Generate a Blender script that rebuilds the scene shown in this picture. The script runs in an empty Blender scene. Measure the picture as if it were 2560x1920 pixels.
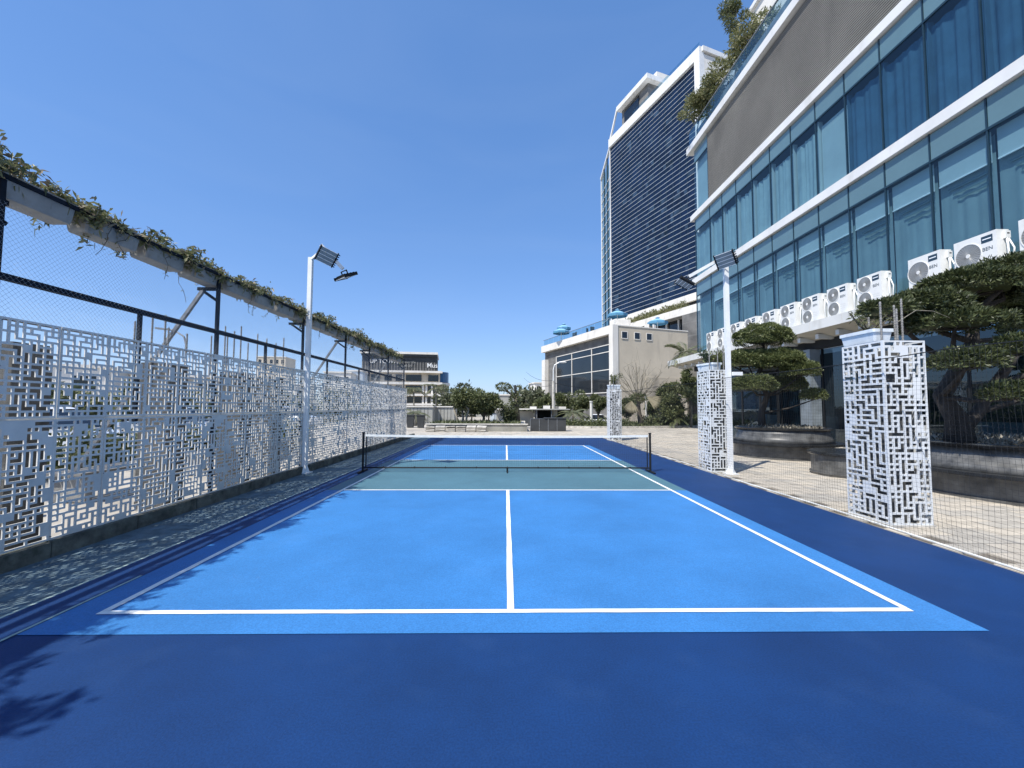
import bpy, math, random
import numpy as np
from mathutils import Vector, Matrix
random.seed(11); RNG = np.random.default_rng(11)
S = bpy.context.scene
C = S.collection
rad = math.radians

# ------------------------------------------------------------------ camera
cam_d = bpy.data.cameras.new('camera'); cam = bpy.data.objects.new('camera', cam_d); C.objects.link(cam)
cam_d.sensor_width = 36.0; cam_d.lens = 36.0 * 1043.06 / 2560.0
cam_d.clip_start = 0.05; cam_d.clip_end = 3000
_y, _p, _r = 0.015007, 0.053635, 0.0037277
fwd = Vector((math.sin(_y)*math.cos(_p), math.cos(_y)*math.cos(_p), math.sin(_p)))
rt = Vector((math.cos(_y), -math.sin(_y), 0)); up = rt.cross(fwd)
r2 = math.cos(_r)*rt + math.sin(_r)*up; u2 = -math.sin(_r)*rt + math.cos(_r)*up
m = Matrix((r2, u2, -fwd)).transposed().to_4x4(); m.translation = (-0.0456, 0, 1.5418)
cam.matrix_world = m
S.camera = cam
S.render.resolution_x = 1024; S.render.resolution_y = 768

# ------------------------------------------------------------------ world and sun
SUNV = Vector((-0.475, -0.47, 1.0)).normalized()
EL = math.asin(SUNV.z); AZ = math.atan2(SUNV.x, SUNV.y)
w = bpy.data.worlds.new('World'); S.world = w; w.use_nodes = True
nt = w.node_tree; nt.nodes.clear()
out = nt.nodes.new('ShaderNodeOutputWorld'); bg = nt.nodes.new('ShaderNodeBackground'); sky = nt.nodes.new('ShaderNodeTexSky')
sky.sky_type = 'NISHITA'; sky.sun_disc = False; sky.sun_elevation = EL; sky.sun_rotation = AZ % (2*math.pi)
sky.air_density = 1.0; sky.dust_density = 0.4; sky.ozone_density = 1.6; sky.altitude = 0
bg.inputs['Strength'].default_value = 0.15
hs = nt.nodes.new('ShaderNodeHueSaturation'); hs.inputs['Saturation'].default_value = 1.28; hs.inputs['Value'].default_value = 1.0
nt.links.new(sky.outputs[0], hs.inputs['Color']); KS = 0.15*1.516   # compress the sky's range the way the phone picture does
sc_ = nt.nodes.new('ShaderNodeVectorMath'); sc_.operation = 'SCALE'; sc_.inputs['Scale'].default_value = KS
gm = nt.nodes.new('ShaderNodeGamma'); gm.inputs['Gamma'].default_value = 0.57
tn = nt.nodes.new('ShaderNodeVectorMath'); tn.operation = 'MULTIPLY'; tn.inputs[1].default_value = (0.505/KS, 0.620/KS, 0.875/KS)
nt.links.new(hs.outputs[0], sc_.inputs[0]); nt.links.new(sc_.outputs[0], gm.inputs['Color']); nt.links.new(gm.outputs[0], tn.inputs[0]); # thin high haze: faint streaks over the whole sky
tcw = nt.nodes.new('ShaderNodeTexCoord'); mw = nt.nodes.new('ShaderNodeMapping'); mw.inputs['Scale'].default_value = (1.2, 1.2, 5.0); nw = nt.nodes.new('ShaderNodeTexNoise'); nw.inputs['Scale'].default_value = 1.6; nw.inputs['Detail'].default_value = 7; nw.inputs['Distortion'].default_value = .6
rw = nt.nodes.new('ShaderNodeMapRange'); rw.inputs[1].default_value = .48; rw.inputs[2].default_value = .80; rw.inputs[4].default_value = .05
mxw = nt.nodes.new('ShaderNodeMix'); mxw.data_type = 'RGBA'; mxw.inputs[7].default_value = (.62/KS, .76/KS, .95/KS, 1)
nt.links.new(tcw.outputs['Generated'], mw.inputs[0]); nt.links.new(mw.outputs[0], nw.inputs['Vector']); nt.links.new(nw.outputs[0], rw.inputs[0]); nt.links.new(rw.outputs[0], mxw.inputs[0]); nt.links.new(tn.outputs[0], mxw.inputs[6]); nt.links.new(mxw.outputs[2], bg.inputs['Color']); nt.links.new(bg.outputs[0], out.inputs['Surface'])
sd = bpy.data.lights.new('sun', 'SUN'); sd.energy = 4.0; sd.angle = rad(0.53); sd.color = (1.0, 0.955, 0.88)
sun = bpy.data.objects.new('sun', sd); C.objects.link(sun); sun.rotation_euler = (-SUNV).to_track_quat('-Z', 'Y').to_euler()
S.view_settings.view_transform = 'Standard'; S.view_settings.look = 'None'; S.view_settings.gamma = 1.0
S.view_settings.use_curve_mapping = False; S.view_settings.exposure = 0.6
S.render.engine = 'CYCLES'
S.cycles.max_bounces = 8; S.cycles.transparent_max_bounces = 12; S.cycles.glossy_bounces = 4

# ------------------------------------------------------------------ materials
MATS = {}
def mat(name, col, rough=0.7, var=0.12, scale=3.0, metal=0.0, bump=0.0, bscale=40.0, spec=0.5, coat=0.0, col2=None, detail=5, streak=False, stain=None):
    if name in MATS: return MATS[name]
    M = bpy.data.materials.new(name); M.use_nodes = True; t = M.node_tree; b = t.nodes['Principled BSDF']
    b.inputs['Roughness'].default_value = rough; b.inputs['Metallic'].default_value = metal
    b.inputs['Specular IOR Level'].default_value = spec; b.inputs['Coat Weight'].default_value = coat
    tc = t.nodes.new('ShaderNodeTexCoord'); mp = t.nodes.new('ShaderNodeMapping'); t.links.new(tc.outputs['Object'], mp.inputs[0])
    geo = t.nodes.new('ShaderNodeNewGeometry'); oi = t.nodes.new('ShaderNodeObjectInfo')
    if streak: mp.inputs['Scale'].default_value = (1, 1, 0.12)
    n = t.nodes.new('ShaderNodeTexNoise'); n.inputs['Scale'].default_value = scale; n.inputs['Detail'].default_value = detail; n.inputs['Roughness'].default_value = 0.6
    t.links.new(mp.outputs[0], n.inputs['Vector'])
    mx = t.nodes.new('ShaderNodeMix'); mx.data_type = 'RGBA'
    c2 = col2 if col2 else tuple(max(0, c*(1-var*2)) for c in col)
    c1 = col if col2 else tuple(min(1, c*(1+var)) for c in col)
    mx.inputs[6].default_value = (*c2, 1); mx.inputs[7].default_value = (*c1, 1)
    cr = t.nodes.new('ShaderNodeMapRange'); cr.inputs[1].default_value = 0.3; cr.inputs[2].default_value = 0.7
    t.links.new(n.outputs[0], cr.inputs[0]); t.links.new(cr.outputs[0], mx.inputs[0])
    last = mx.outputs[2]
    if stain:
        n2 = t.nodes.new('ShaderNodeTexNoise'); n2.inputs['Scale'].default_value = stain[1]; n2.inputs['Detail'].default_value = 7
        mp2 = t.nodes.new('ShaderNodeMapping'); t.links.new(tc.outputs['Object'], mp2.inputs[0])
        if len(stain) > 3: mp2.inputs['Scale'].default_value = stain[3]
        t.links.new(mp2.outputs[0], n2.inputs['Vector'])
        c3 = t.nodes.new('ShaderNodeMapRange'); c3.inputs[1].default_value = 0.56; c3.inputs[2].default_value = 0.72; c3.inputs[4].default_value = stain[2]
        t.links.new(n2.outputs[0], c3.inputs[0])
        m3 = t.nodes.new('ShaderNodeMix'); m3.data_type = 'RGBA'; m3.inputs[7].default_value = (*stain[0], 1)
        t.links.new(c3.outputs[0], m3.inputs[0]); t.links.new(last, m3.inputs[6]); last = m3.outputs[2]
    t.links.new(last, b.inputs['Base Color'])
    if bump:
        nb = t.nodes.new('ShaderNodeTexNoise'); nb.inputs['Scale'].default_value = bscale; nb.inputs['Detail'].default_value = 4
        t.links.new(tc.outputs['Object'], nb.inputs['Vector'])
        bp = t.nodes.new('ShaderNodeBump'); bp.inputs['Strength'].default_value = bump; bp.inputs['Distance'].default_value = 0.02
        t.links.new(nb.outputs[0], bp.inputs['Height']); t.links.new(bp.outputs[0], b.inputs['Normal'])
    MATS[name] = M; return M

def scuffs(M, amt=1.0):
    t = M.node_tree; b = t.nodes['Principled BSDF']; src = b.inputs['Base Color'].links[0].from_socket
    tc = t.nodes.new('ShaderNodeTexCoord'); mp = t.nodes.new('ShaderNodeMapping'); mp.inputs['Scale'].default_value = (1, .35, 1); mp.inputs['Rotation'].default_value = (0, 0, .5)
    v = t.nodes.new('ShaderNodeTexVoronoi'); v.inputs['Scale'].default_value = 2.3; v.inputs['Randomness'].default_value = 1
    nz = t.nodes.new('ShaderNodeTexNoise'); nz.inputs['Scale'].default_value = 90; nz.inputs['Detail'].default_value = 3
    bigm = t.nodes.new('ShaderNodeTexNoise'); bigm.inputs['Scale'].default_value = .45; bigm.inputs['Detail'].default_value = 6; bigm.inputs['Roughness'].default_value = .7
    t.links.new(tc.outputs['Object'], mp.inputs[0]); t.links.new(mp.outputs[0], v.inputs['Vector']); t.links.new(tc.outputs['Object'], nz.inputs['Vector']); t.links.new(tc.outputs['Object'], bigm.inputs['Vector'])
    r1 = t.nodes.new('ShaderNodeMapRange'); r1.inputs[1].default_value = .028; r1.inputs[2].default_value = .012; r1.inputs[3].default_value = 0; r1.inputs[4].default_value = .35*amt; t.links.new(v.outputs['Distance'], r1.inputs[0])
    r2 = t.nodes.new('ShaderNodeMapRange'); r2.inputs[1].default_value = .35; r2.inputs[2].default_value = .65; r2.inputs[3].default_value = .86; r2.inputs[4].default_value = 1.14; t.links.new(nz.outputs[0], r2.inputs[0])
    r3 = t.nodes.new('ShaderNodeMapRange'); r3.inputs[1].default_value = .3; r3.inputs[2].default_value = .7; r3.inputs[3].default_value = .90; r3.inputs[4].default_value = 1.12; t.links.new(bigm.outputs[0], r3.inputs[0])
    ml = t.nodes.new('ShaderNodeMath'); ml.operation = 'MULTIPLY'; t.links.new(r2.outputs[0], ml.inputs[0]); t.links.new(r3.outputs[0], ml.inputs[1])
    sv = t.nodes.new('ShaderNodeVectorMath'); sv.operation = 'SCALE'; t.links.new(src, sv.inputs[0]); t.links.new(ml.outputs[0], sv.inputs['Scale'])
    mx = t.nodes.new('ShaderNodeMix'); mx.data_type = 'RGBA'; mx.inputs[7].default_value = (.30, .40, .55, 1); t.links.new(r1.outputs[0], mx.inputs[0]); t.links.new(sv.outputs[0], mx.inputs[6]); t.links.new(mx.outputs[2], b.inputs['Base Color'])
def leafmat(name, a, b_, trans=0.25, rough=0.5):
    if name in MATS: return MATS[name]
    M = bpy.data.materials.new(name); M.use_nodes = True; t = M.node_tree; t.nodes.clear()
    o = t.nodes.new('ShaderNodeOutputMaterial'); p = t.nodes.new('ShaderNodeBsdfPrincipled'); tr = t.nodes.new('ShaderNodeBsdfTranslucent'); ms = t.nodes.new('ShaderNodeMixShader')
    geo = t.nodes.new('ShaderNodeNewGeometry'); mx = t.nodes.new('ShaderNodeMix'); mx.data_type = 'RGBA'
    mx.inputs[6].default_value = (*a, 1); mx.inputs[7].default_value = (*b_, 1)
    t.links.new(geo.outputs['Random Per Island'], mx.inputs[0])
    t.links.new(mx.outputs[2], p.inputs['Base Color']); t.links.new(mx.outputs[2], tr.inputs['Color'])
    p.inputs['Roughness'].default_value = rough; ms.inputs[0].default_value = trans
    t.links.new(p.outputs[0], ms.inputs[1]); t.links.new(tr.outputs[0], ms.inputs[2]); t.links.new(ms.outputs[0], o.inputs[0])
    MATS[name] = M; return M

def glassmat(name, tint, ior=1.55, rough=0.0, refl=(1, 1, 1), keep=1.0, wob=0.0):
    if name in MATS: return MATS[name]
    M = bpy.data.materials.new(name); M.use_nodes = True; t = M.node_tree; t.nodes.clear()
    o = t.nodes.new('ShaderNodeOutputMaterial'); g = t.nodes.new('ShaderNodeBsdfGlossy'); tr = t.nodes.new('ShaderNodeBsdfTransparent'); ms = t.nodes.new('ShaderNodeMixShader')
    ge = t.nodes.new('ShaderNodeNewGeometry'); dp = t.nodes.new('ShaderNodeVectorMath'); dp.operation = 'DOT_PRODUCT'
    t.links.new(ge.outputs['Normal'], dp.inputs[0]); t.links.new(ge.outputs['Incoming'], dp.inputs[1])
    def mt(op, a_, b__=None):
        n_ = t.nodes.new('ShaderNodeMath'); n_.operation = op
        for i_, v_ in enumerate((a_, b__)):
            if v_ is None: continue
            if isinstance(v_, (int, float)): n_.inputs[i_].default_value = v_
            else: t.links.new(v_, n_.inputs[i_])
        return n_.outputs[0]
    f0 = ((ior-1)/(ior+1))**2*1.8
    fo = mt('ADD', mt('MULTIPLY', mt('POWER', mt('SUBTRACT', 1.0, mt('ABSOLUTE', dp.outputs['Value'])), 5.0), 1-f0), f0)
    g.inputs['Roughness'].default_value = rough; g.inputs['Color'].default_value = (*refl, 1); tr.inputs[0].default_value = (*tint, 1)
    if wob:
        tc = t.nodes.new('ShaderNodeTexCoord'); nb = t.nodes.new('ShaderNodeTexNoise'); nb.inputs['Scale'].default_value = 0.9
        t.links.new(tc.outputs['Object'], nb.inputs['Vector']); bp = t.nodes.new('ShaderNodeBump'); bp.inputs['Strength'].default_value = wob; bp.inputs['Distance'].default_value = 0.05
        t.links.new(nb.outputs[0], bp.inputs['Height']); t.links.new(bp.outputs[0], g.inputs['Normal'])
    t.links.new(fo, ms.inputs[0]); t.links.new(tr.outputs[0], ms.inputs[1]); t.links.new(g.outputs[0], ms.inputs[2]); t.links.new(ms.outputs[0], o.inputs[0])
    MATS[name] = M; return M

M_dark = mat('court paint dark blue', (0.0045, 0.0345, 0.128), 0.66, 0.09, 1.3, bump=0.10, bscale=120, spec=.3, stain=((0.014, 0.050, 0.150), 2.4, 0.4))
M_light = mat('court paint light blue', (0.038, 0.180, 0.44), 0.62, 0.06, 1.1, bump=0.10, bscale=120, spec=.35, stain=((0.055, 0.210, 0.49), 1.7, 0.35))
M_teal = mat('court paint teal', (0.066, 0.158, 0.203), 0.6, 0.06, 1.2, bump=0.10, bscale=120, stain=((0.080, 0.185, 0.22), 2.0, 0.4))
M_line = mat('court line paint', (0.80, 0.81, 0.78), 0.6, 0.05, 14, stain=((0.45, 0.52, 0.58), 9, 0.45))
scuffs(M_dark); scuffs(M_light, .5); scuffs(M_teal, .6)
M_edge = mat('pale kerb edge', (0.36, 0.46, 0.42), 0.8, 0.15, 20)
M_strip = mat('grey concrete strip', (0.11, 0.165, 0.195), 0.85, 0.25, 6, bump=0.5, bscale=30)
M_plaza = mat('plaza ground', (0.44, 0.40, 0.335), 0.85, 0.18, 0.6, bump=0.3, bscale=20, stain=((0.28, 0.25, 0.21), 0.35, 0.5))
M_road = mat('road asphalt', (0.10, 0.10, 0.10), 0.9, 0.2, 1)
M_pave = mat('beige paver', (0.52, 0.465, 0.38), 0.8, 0.15, 2.2, bump=0.3, bscale=50, stain=((0.34, 0.29, 0.23), 1.2, 0.5))
M_pave2 = mat('grey beige paver', (0.44, 0.405, 0.345), 0.8, 0.15, 2.2, bump=0.3, bscale=50, stain=((0.30, 0.27, 0.22), 1.2, 0.5))
M_kerb = mat('mossy kerb', (0.13, 0.13, 0.105), 0.9, 0.35, 5, bump=0.6, bscale=30, stain=((0.04, 0.05, 0.03), 6, 0.8))
M_kerbl = mat('light kerb', (0.55, 0.52, 0.46), 0.8, 0.2, 4)
M_white = mat('white coated sheet', (0.72, 0.74, 0.74), 0.5, 0.05, 3, stain=((0.42, 0.42, 0.38), 5, 0.35))
M_screen = mat('perforated sheet grey white', (0.70, 0.68, 0.63), 0.5, 0.07, 3, stain=((0.42, 0.42, 0.38), 4, 0.4))
M_barkd = mat('dark pine bark', (0.045, 0.038, 0.032), 0.9, 0.35, 9, bump=0.8, bscale=25, streak=True)
M_pole = mat('white pole paint', (0.80, 0.81, 0.80), 0.4, 0.04, 4)
M_steel = mat('dark painted steel', (0.010, 0.016, 0.026), 0.75, 0.2, 8, spec=0.15)
M_galv = mat('galvanised strut', (0.22, 0.23, 0.24), 0.5, 0.2, 10, metal=0.3)
M_black = mat('black plastic', (0.012, 0.014, 0.016), 0.6, 0.1, 8, spec=0.3)
M_rebar = mat('ribbed rebar grey', (0.30, 0.29, 0.27), 0.7, 0.3, 30)
M_conc = mat('raw concrete', (0.26, 0.26, 0.25), 0.9, 0.25, 3, bump=0.5, bscale=20)
M_core = mat('concrete darkened for shade', (0.11, 0.11, 0.105), 0.95, 0.3, 3, bump=0.5, bscale=20)  # grey concrete coloured darker to stand for the shade inside the pillar cladding
M_trough = mat('trough plastic', (0.30, 0.305, 0.295), 0.6, 0.1, 6, stain=((0.25, 0.23, 0.20), 9, 0.8))
M_potw = mat('white pot plastic', (0.70, 0.75, 0.78), 0.5, 0.06, 5, stain=((0.4, 0.4, 0.38), 8, 0.4))
M_soil = mat('soil', (0.05, 0.04, 0.03), 0.95, 0.4, 12)
M_band = mat('white facade band', (0.74, 0.74, 0.72), 0.55, 0.05, 0.7, stain=((0.50, 0.48, 0.42), 1.5, 0.45, (1, 1, 0.4)))
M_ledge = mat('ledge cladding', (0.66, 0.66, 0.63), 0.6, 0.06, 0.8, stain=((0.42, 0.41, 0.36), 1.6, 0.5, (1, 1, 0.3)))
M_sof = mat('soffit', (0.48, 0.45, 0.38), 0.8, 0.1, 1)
M_mull = mat('blue black mullion', (0.012, 0.035, 0.055), 0.4, 0.1, 4)
M_span = mat('spandrel glass', (0.115, 0.20, 0.225), 0.12, 0.06, 0.4, coat=0.6)
M_louv = mat('louvre slat grey', (0.30, 0.285, 0.25), 0.6, 0.12, 0.3, stain=((0.07, 0.07, 0.07), 0.4, 0.6, (1, 1, .35)))
M_dkbk = mat('dark recess', (0.018, 0.02, 0.022), 0.9, 0.1, 2)
M_curt = mat('curtain fabric', (0.36, 0.45, 0.49), 0.95, 0.08, 1.5)
M_curtb = mat('blue curtain fabric', (0.055, 0.13, 0.22), 0.95, 0.10, 1.5)
M_blind = mat('roller blind', (0.48, 0.55, 0.58), 0.9, 0.04, 1)
M_sheer = mat('sheer panel', (0.26, 0.34, 0.37), 0.95, 0.10, 0.6)
M_bar = mat('blind bar white', (0.9, 0.93, 0.95), 0.4, 0.02, 1)
M_room = mat('room wall', (0.10, 0.11, 0.11), 0.9, 0.1, 1)
M_ac = mat('ac casing white', (0.76, 0.76, 0.73), 0.45, 0.04, 2, stain=((0.5, 0.48, 0.42), 5, 0.3))
M_acfan = mat('ac fan grille', (0.36, 0.35, 0.32), 0.35, 0.1, 3, metal=0.5)
M_lab = mat('ac label navy', (0.02, 0.05, 0.08), 0.5, 0.05, 3)
M_towg = mat('tower dark glass', (0.006, 0.016, 0.045), 0.10, 0.3, 0.25, spec=0.35)
M_towg2 = mat('tower dark glass lighter', (0.030, 0.055, 0.095), 0.10, 0.3, 0.6, spec=0.35)
M_cream = mat('cream render', (0.56, 0.49, 0.38), 0.85, 0.07, 0.35, bump=0.2, bscale=4, stain=((0.26, 0.23, 0.19), 0.55, 0.75, (1, 1, 0.22)))
M_wht = mat('white render', (0.74, 0.71, 0.65), 0.8, 0.06, 0.5, stain=((0.45, 0.42, 0.36), 1.2, 0.5, (1, 1, 0.3)))
M_gclad = mat('grey ribbed cladding', (0.17, 0.165, 0.155), 0.75, 0.25, 0.6, stain=((0.28, 0.27, 0.25), 0.8, 0.6, (0.2, 0.2, 3)))
M_dkgl = mat('dark window glass', (0.010, 0.014, 0.018), 0.06, 0.2, 0.5, spec=0.6)
M_gran = mat('dark granite', (0.115, 0.115, 0.11), 0.35, 0.3, 5, detail=8, stain=((0.20, 0.19, 0.17), 3, 0.4))
M_granb = mat('black granite', (0.02, 0.021, 0.022), 0.25, 0.2, 6)
M_pier = mat('stone pier', (0.20, 0.23, 0.25), 0.3, 0.2, 2)
M_bark = mat('bark', (0.10, 0.085, 0.065), 0.9, 0.35, 9, bump=0.8, bscale=25, streak=True)
M_barkl = mat('pale bark', (0.30, 0.27, 0.21), 0.9, 0.35, 6, bump=0.6, bscale=20, streak=True)
M_umb = mat('umbrella canvas', (0.08, 0.25, 0.40), 0.8, 0.06, 1)
M_umbt = mat('umbrella canvas pale', (0.22, 0.44, 0.62), 0.8, 0.06, 1)
M_carw = mat('white car paint', (0.75, 0.76, 0.76), 0.2, 0.02, 1, coat=0.8)
M_carg = mat('grey car paint', (0.10, 0.11, 0.12), 0.2, 0.05, 1, coat=0.8)
M_carb = mat('silver car paint', (0.42, 0.46, 0.50), 0.2, 0.05, 1, metal=0.4, coat=0.8)
M_tyre = mat('tyre rubber', (0.02, 0.02, 0.02), 0.9, 0.1, 9)
M_shed = mat('grey shed panel', (0.36, 0.36, 0.33), 0.7, 0.12, 0.8)
M_shedb = mat('pale blue shed', (0.55, 0.62, 0.68), 0.7, 0.08, 0.8)
M_dkbox = mat('charcoal panel', (0.045, 0.048, 0.05), 0.6, 0.2, 1.2)
M_ledp = mat('flood lamp face', (0.22, 0.26, 0.28), 0.25, 0.1, 6, spec=0.6)
M_text = mat('white letters', (0.8, 0.8, 0.78), 0.6, 0.02, 1)
M_texd = mat('dim letters', (0.32, 0.32, 0.30), 0.6, 0.02, 1)
M_netd = mat('dark twine', (0.03, 0.032, 0.034), 0.8, 0.1, 5)
M_netg = mat('grey wire', (0.30, 0.34, 0.38), 0.6, 0.1, 5)
M_terr = mat('far green', (0.05, 0.065, 0.03), 0.95, 0.3, 0.2)

L_vine = leafmat('vine leaf', (0.075, 0.095, 0.030), (0.30, 0.29, 0.14), 0.35)
L_vined = leafmat('dry vine leaf', (0.16, 0.13, 0.085), (0.34, 0.29, 0.19), 0.2)
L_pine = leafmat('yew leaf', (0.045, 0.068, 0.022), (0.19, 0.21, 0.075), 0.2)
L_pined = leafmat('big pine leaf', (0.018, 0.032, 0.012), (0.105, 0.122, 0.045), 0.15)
L_mid = leafmat('broad leaf', (0.042, 0.062, 0.022), (0.20, 0.215, 0.095), 0.3)
L_palm = leafmat('palm leaf', (0.07, 0.09, 0.04), (0.20, 0.20, 0.11), 0.2)
L_dry = leafmat('dry fan leaf', (0.25, 0.22, 0.14), (0.42, 0.37, 0.25), 0.2)
L_far = leafmat('far foliage', (0.050, 0.065, 0.034), (0.125, 0.135, 0.070), 0.15)
L_flow = leafmat('bed leaf', (0.06, 0.06, 0.045), (0.40, 0.36, 0.28), 0.2)
G_fac = glassmat('facade glass', (0.55, 0.70, 0.75), 1.50, refl=(0.9, 1, 1))
G_store = glassmat('storefront glass', (0.22, 0.34, 0.42), 1.6, refl=(0.75, 0.9, 1.0))
G_rail = glassmat('rail glass', (0.75, 0.85, 0.88), 1.35, refl=(0.9, 1, 1))
G_car = mat('car glass', (0.01, 0.012, 0.014), 0.05, 0.05, 1, spec=0.8)

# ------------------------------------------------------------------ builders
class MB:
    def __init__(s): s.v = []; s.f = []; s.mi = []; s.cur = 0
    def quad(s, a, b, c, d):
        n = len(s.v); s.v += [tuple(a), tuple(b), tuple(c), tuple(d)]; s.f.append((n, n+1, n+2, n+3)); s.mi.append(s.cur)
    def poly(s, pts):
        n = len(s.v); s.v += [tuple(p) for p in pts]; s.f.append(tuple(range(n, n+len(pts)))); s.mi.append(s.cur)
    def box(s, x0, x1, y0, y1, z0, z1):
        n = len(s.v)
        s.v += [(x0,y0,z0),(x1,y0,z0),(x1,y1,z0),(x0,y1,z0),(x0,y0,z1),(x1,y0,z1),(x1,y1,z1),(x0,y1,z1)]
        s.f += [(n,n+3,n+2,n+1),(n+4,n+5,n+6,n+7),(n,n+1,n+5,n+4),(n+1,n+2,n+6,n+5),(n+2,n+3,n+7,n+6),(n+3,n,n+4,n+7)]; s.mi += [s.cur]*6
    def rbox(s, c, size, rot):      # rotated box, rot = Matrix 3x3
        n = len(s.v); hx, hy, hz = size[0]/2, size[1]/2, size[2]/2
        for z in (-hz, hz):
            for x, y in ((-hx,-hy),(hx,-hy),(hx,hy),(-hx,hy)):
                s.v.append(tuple(Vector(c)+rot@Vector((x,y,z))))
        s.f += [(n,n+3,n+2,n+1),(n+4,n+5,n+6,n+7),(n,n+1,n+5,n+4),(n+1,n+2,n+6,n+5),(n+2,n+3,n+7,n+6),(n+3,n,n+4,n+7)]; s.mi += [s.cur]*6
    def bar(s, a, b, wd, ht=None):   # rectangular bar from a to b
        a = Vector(a); b = Vector(b); d = b-a; L = d.length
        if L < 1e-6: return
        q = d.to_track_quat('X', 'Z').to_matrix(); s.rbox((a+b)/2, (L, wd, ht or wd), q)
    def tube(s, pts, r, n=8, caps=True):
        pts = [Vector(p) for p in pts]; rs = r if isinstance(r, (list, tuple)) else [r]*len(pts)
        base = len(s.v); prev = None
        for i, p in enumerate(pts):
            d = (pts[min(i+1, len(pts)-1)] - pts[max(i-1, 0)]).normalized()
            if prev is None:
                u = d.cross(Vector((0, 0, 1)));
                if u.length < 1e-3: u = d.cross(Vector((1, 0, 0)))
                u.normalize()
            else: u = (prev - d*prev.dot(d)).normalized()
            prev = u; v = d.cross(u)
            for k in range(n):
                a = 2*math.pi*k/n; s.v.append(tuple(p + rs[i]*(math.cos(a)*u + math.sin(a)*v)))
        for i in range(len(pts)-1):
            for k in range(n):
                a = base+i*n+k; b = base+i*n+(k+1) % n; s.f.append((a, b, b+n, a+n)); s.mi.append(s.cur)
        if caps:
            s.f.append(tuple(base+k for k in range(n))[::-1]); s.f.append(tuple(base+(len(pts)-1)*n+k for k in range(n))); s.mi += [s.cur]*2
    def lathe(s, prof, cx, cy, n=32, sx=1.0, sy=1.0, rot=0.0):
        base = len(s.v); cr, sr = math.cos(rot), math.sin(rot)
        for (r, z) in prof:
            for k in range(n):
                a = 2*math.pi*k/n; x = r*sx*math.cos(a); y = r*sy*math.sin(a); s.v.append((cx+x*cr-y*sr, cy+x*sr+y*cr, z))
        for i in range(len(prof)-1):
            for k in range(n):
                a = base+i*n+k; b = base+i*n+(k+1) % n; s.f.append((a, b, b+n, a+n)); s.mi.append(s.cur)
        s.f.append(tuple(base+k for k in range(n))[::-1]); s.f.append(tuple(base+(len(prof)-1)*n+k for k in range(n))); s.mi += [s.cur]*2
    def prism(s, poly, z0, z1):
        n = len(poly); b = len(s.v); s.v += [(x, y, z0) for x, y in poly]+[(x, y, z1) for x, y in poly]
        s.f.append(tuple(range(b, b+n))[::-1]); s.f.append(tuple(range(b+n, b+2*n))); s.mi += [s.cur]*2
        for k in range(n): s.f.append((b+k, b+(k+1) % n, b+n+(k+1) % n, b+n+k)); s.mi.append(s.cur)
    def xf(s, M):
        s.v = [tuple(M@Vector(p)) for p in s.v]; return s
    def mesh(s, name, mats, smooth=False):
        me = bpy.data.meshes.new(name); me.from_pydata(s.v, [], s.f)
        for m_ in (mats if isinstance(mats, (list, tuple)) else [mats]): me.materials.append(m_)
        if any(s.mi): me.polygons.foreach_set('material_index', s.mi)
        if smooth: me.polygons.foreach_set('use_smooth', [True]*len(me.polygons))
        me.update(); return me
    def build(s, name, mats, parent=None, smooth=False):
        return link(name, s.mesh(name, mats, smooth), parent)

def link(name, me, parent=None, loc=None):
    o = bpy.data.objects.new(name, me); C.objects.link(o)
    if parent: o.parent = parent
    if loc is not None: o.location = loc
    return o
def text_mesh(f):
    t_ = bpy.data.objects.new('lettering_source', f); C.objects.link(t_); dg = bpy.context.evaluated_depsgraph_get(); dg.update()
    me = bpy.data.meshes.new_from_object(t_.evaluated_get(dg)); bpy.data.objects.remove(t_)
    if not me.materials: me.materials.append(f.materials[0])
    return me
def tag(o, label=None, cat=None, group=None, kind=None):
    if label: o['label'] = label
    if cat: o['category'] = cat
    if group: o['group'] = group
    if kind: o['kind'] = kind
    return o
def thing(name, label, cat, loc=(0, 0, 0), rz=0, group=None):
    o = bpy.data.objects.new(name, None); C.objects.link(o); o.location = loc; o.rotation_euler = (0, 0, rz); o.empty_display_size = 0.2
    return tag(o, label, cat, group)
def copy_tree(o, loc=None, rz=None, label=None, parent=None, scale=None):
    c = o.copy(); C.objects.link(c); c.parent = parent
    for ch in [x for x in bpy.data.objects if x.parent == o]: copy_tree(ch, parent=c)
    if loc is not None: c.location = loc
    if rz is not None: c.rotation_euler = (0, 0, rz)
    if label: c['label'] = label
    if scale is not None: c.scale = scale
    return c
def bxo(name, m_, parent, *a):
    b = MB(); b.box(*a); return b.build(name, m_, parent)
ORD = ['first', 'second', 'third', 'fourth', 'fifth', 'sixth', 'seventh', 'eighth', 'ninth', 'tenth', 'eleventh', 'twelfth', 'thirteenth', 'fourteenth', 'fifteenth',
       'sixteenth', 'seventeenth', 'eighteenth', 'nineteenth', 'twentieth', 'twenty-first', 'twenty-second', 'twenty-third', 'twenty-fourth', 'twenty-fifth']

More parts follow.
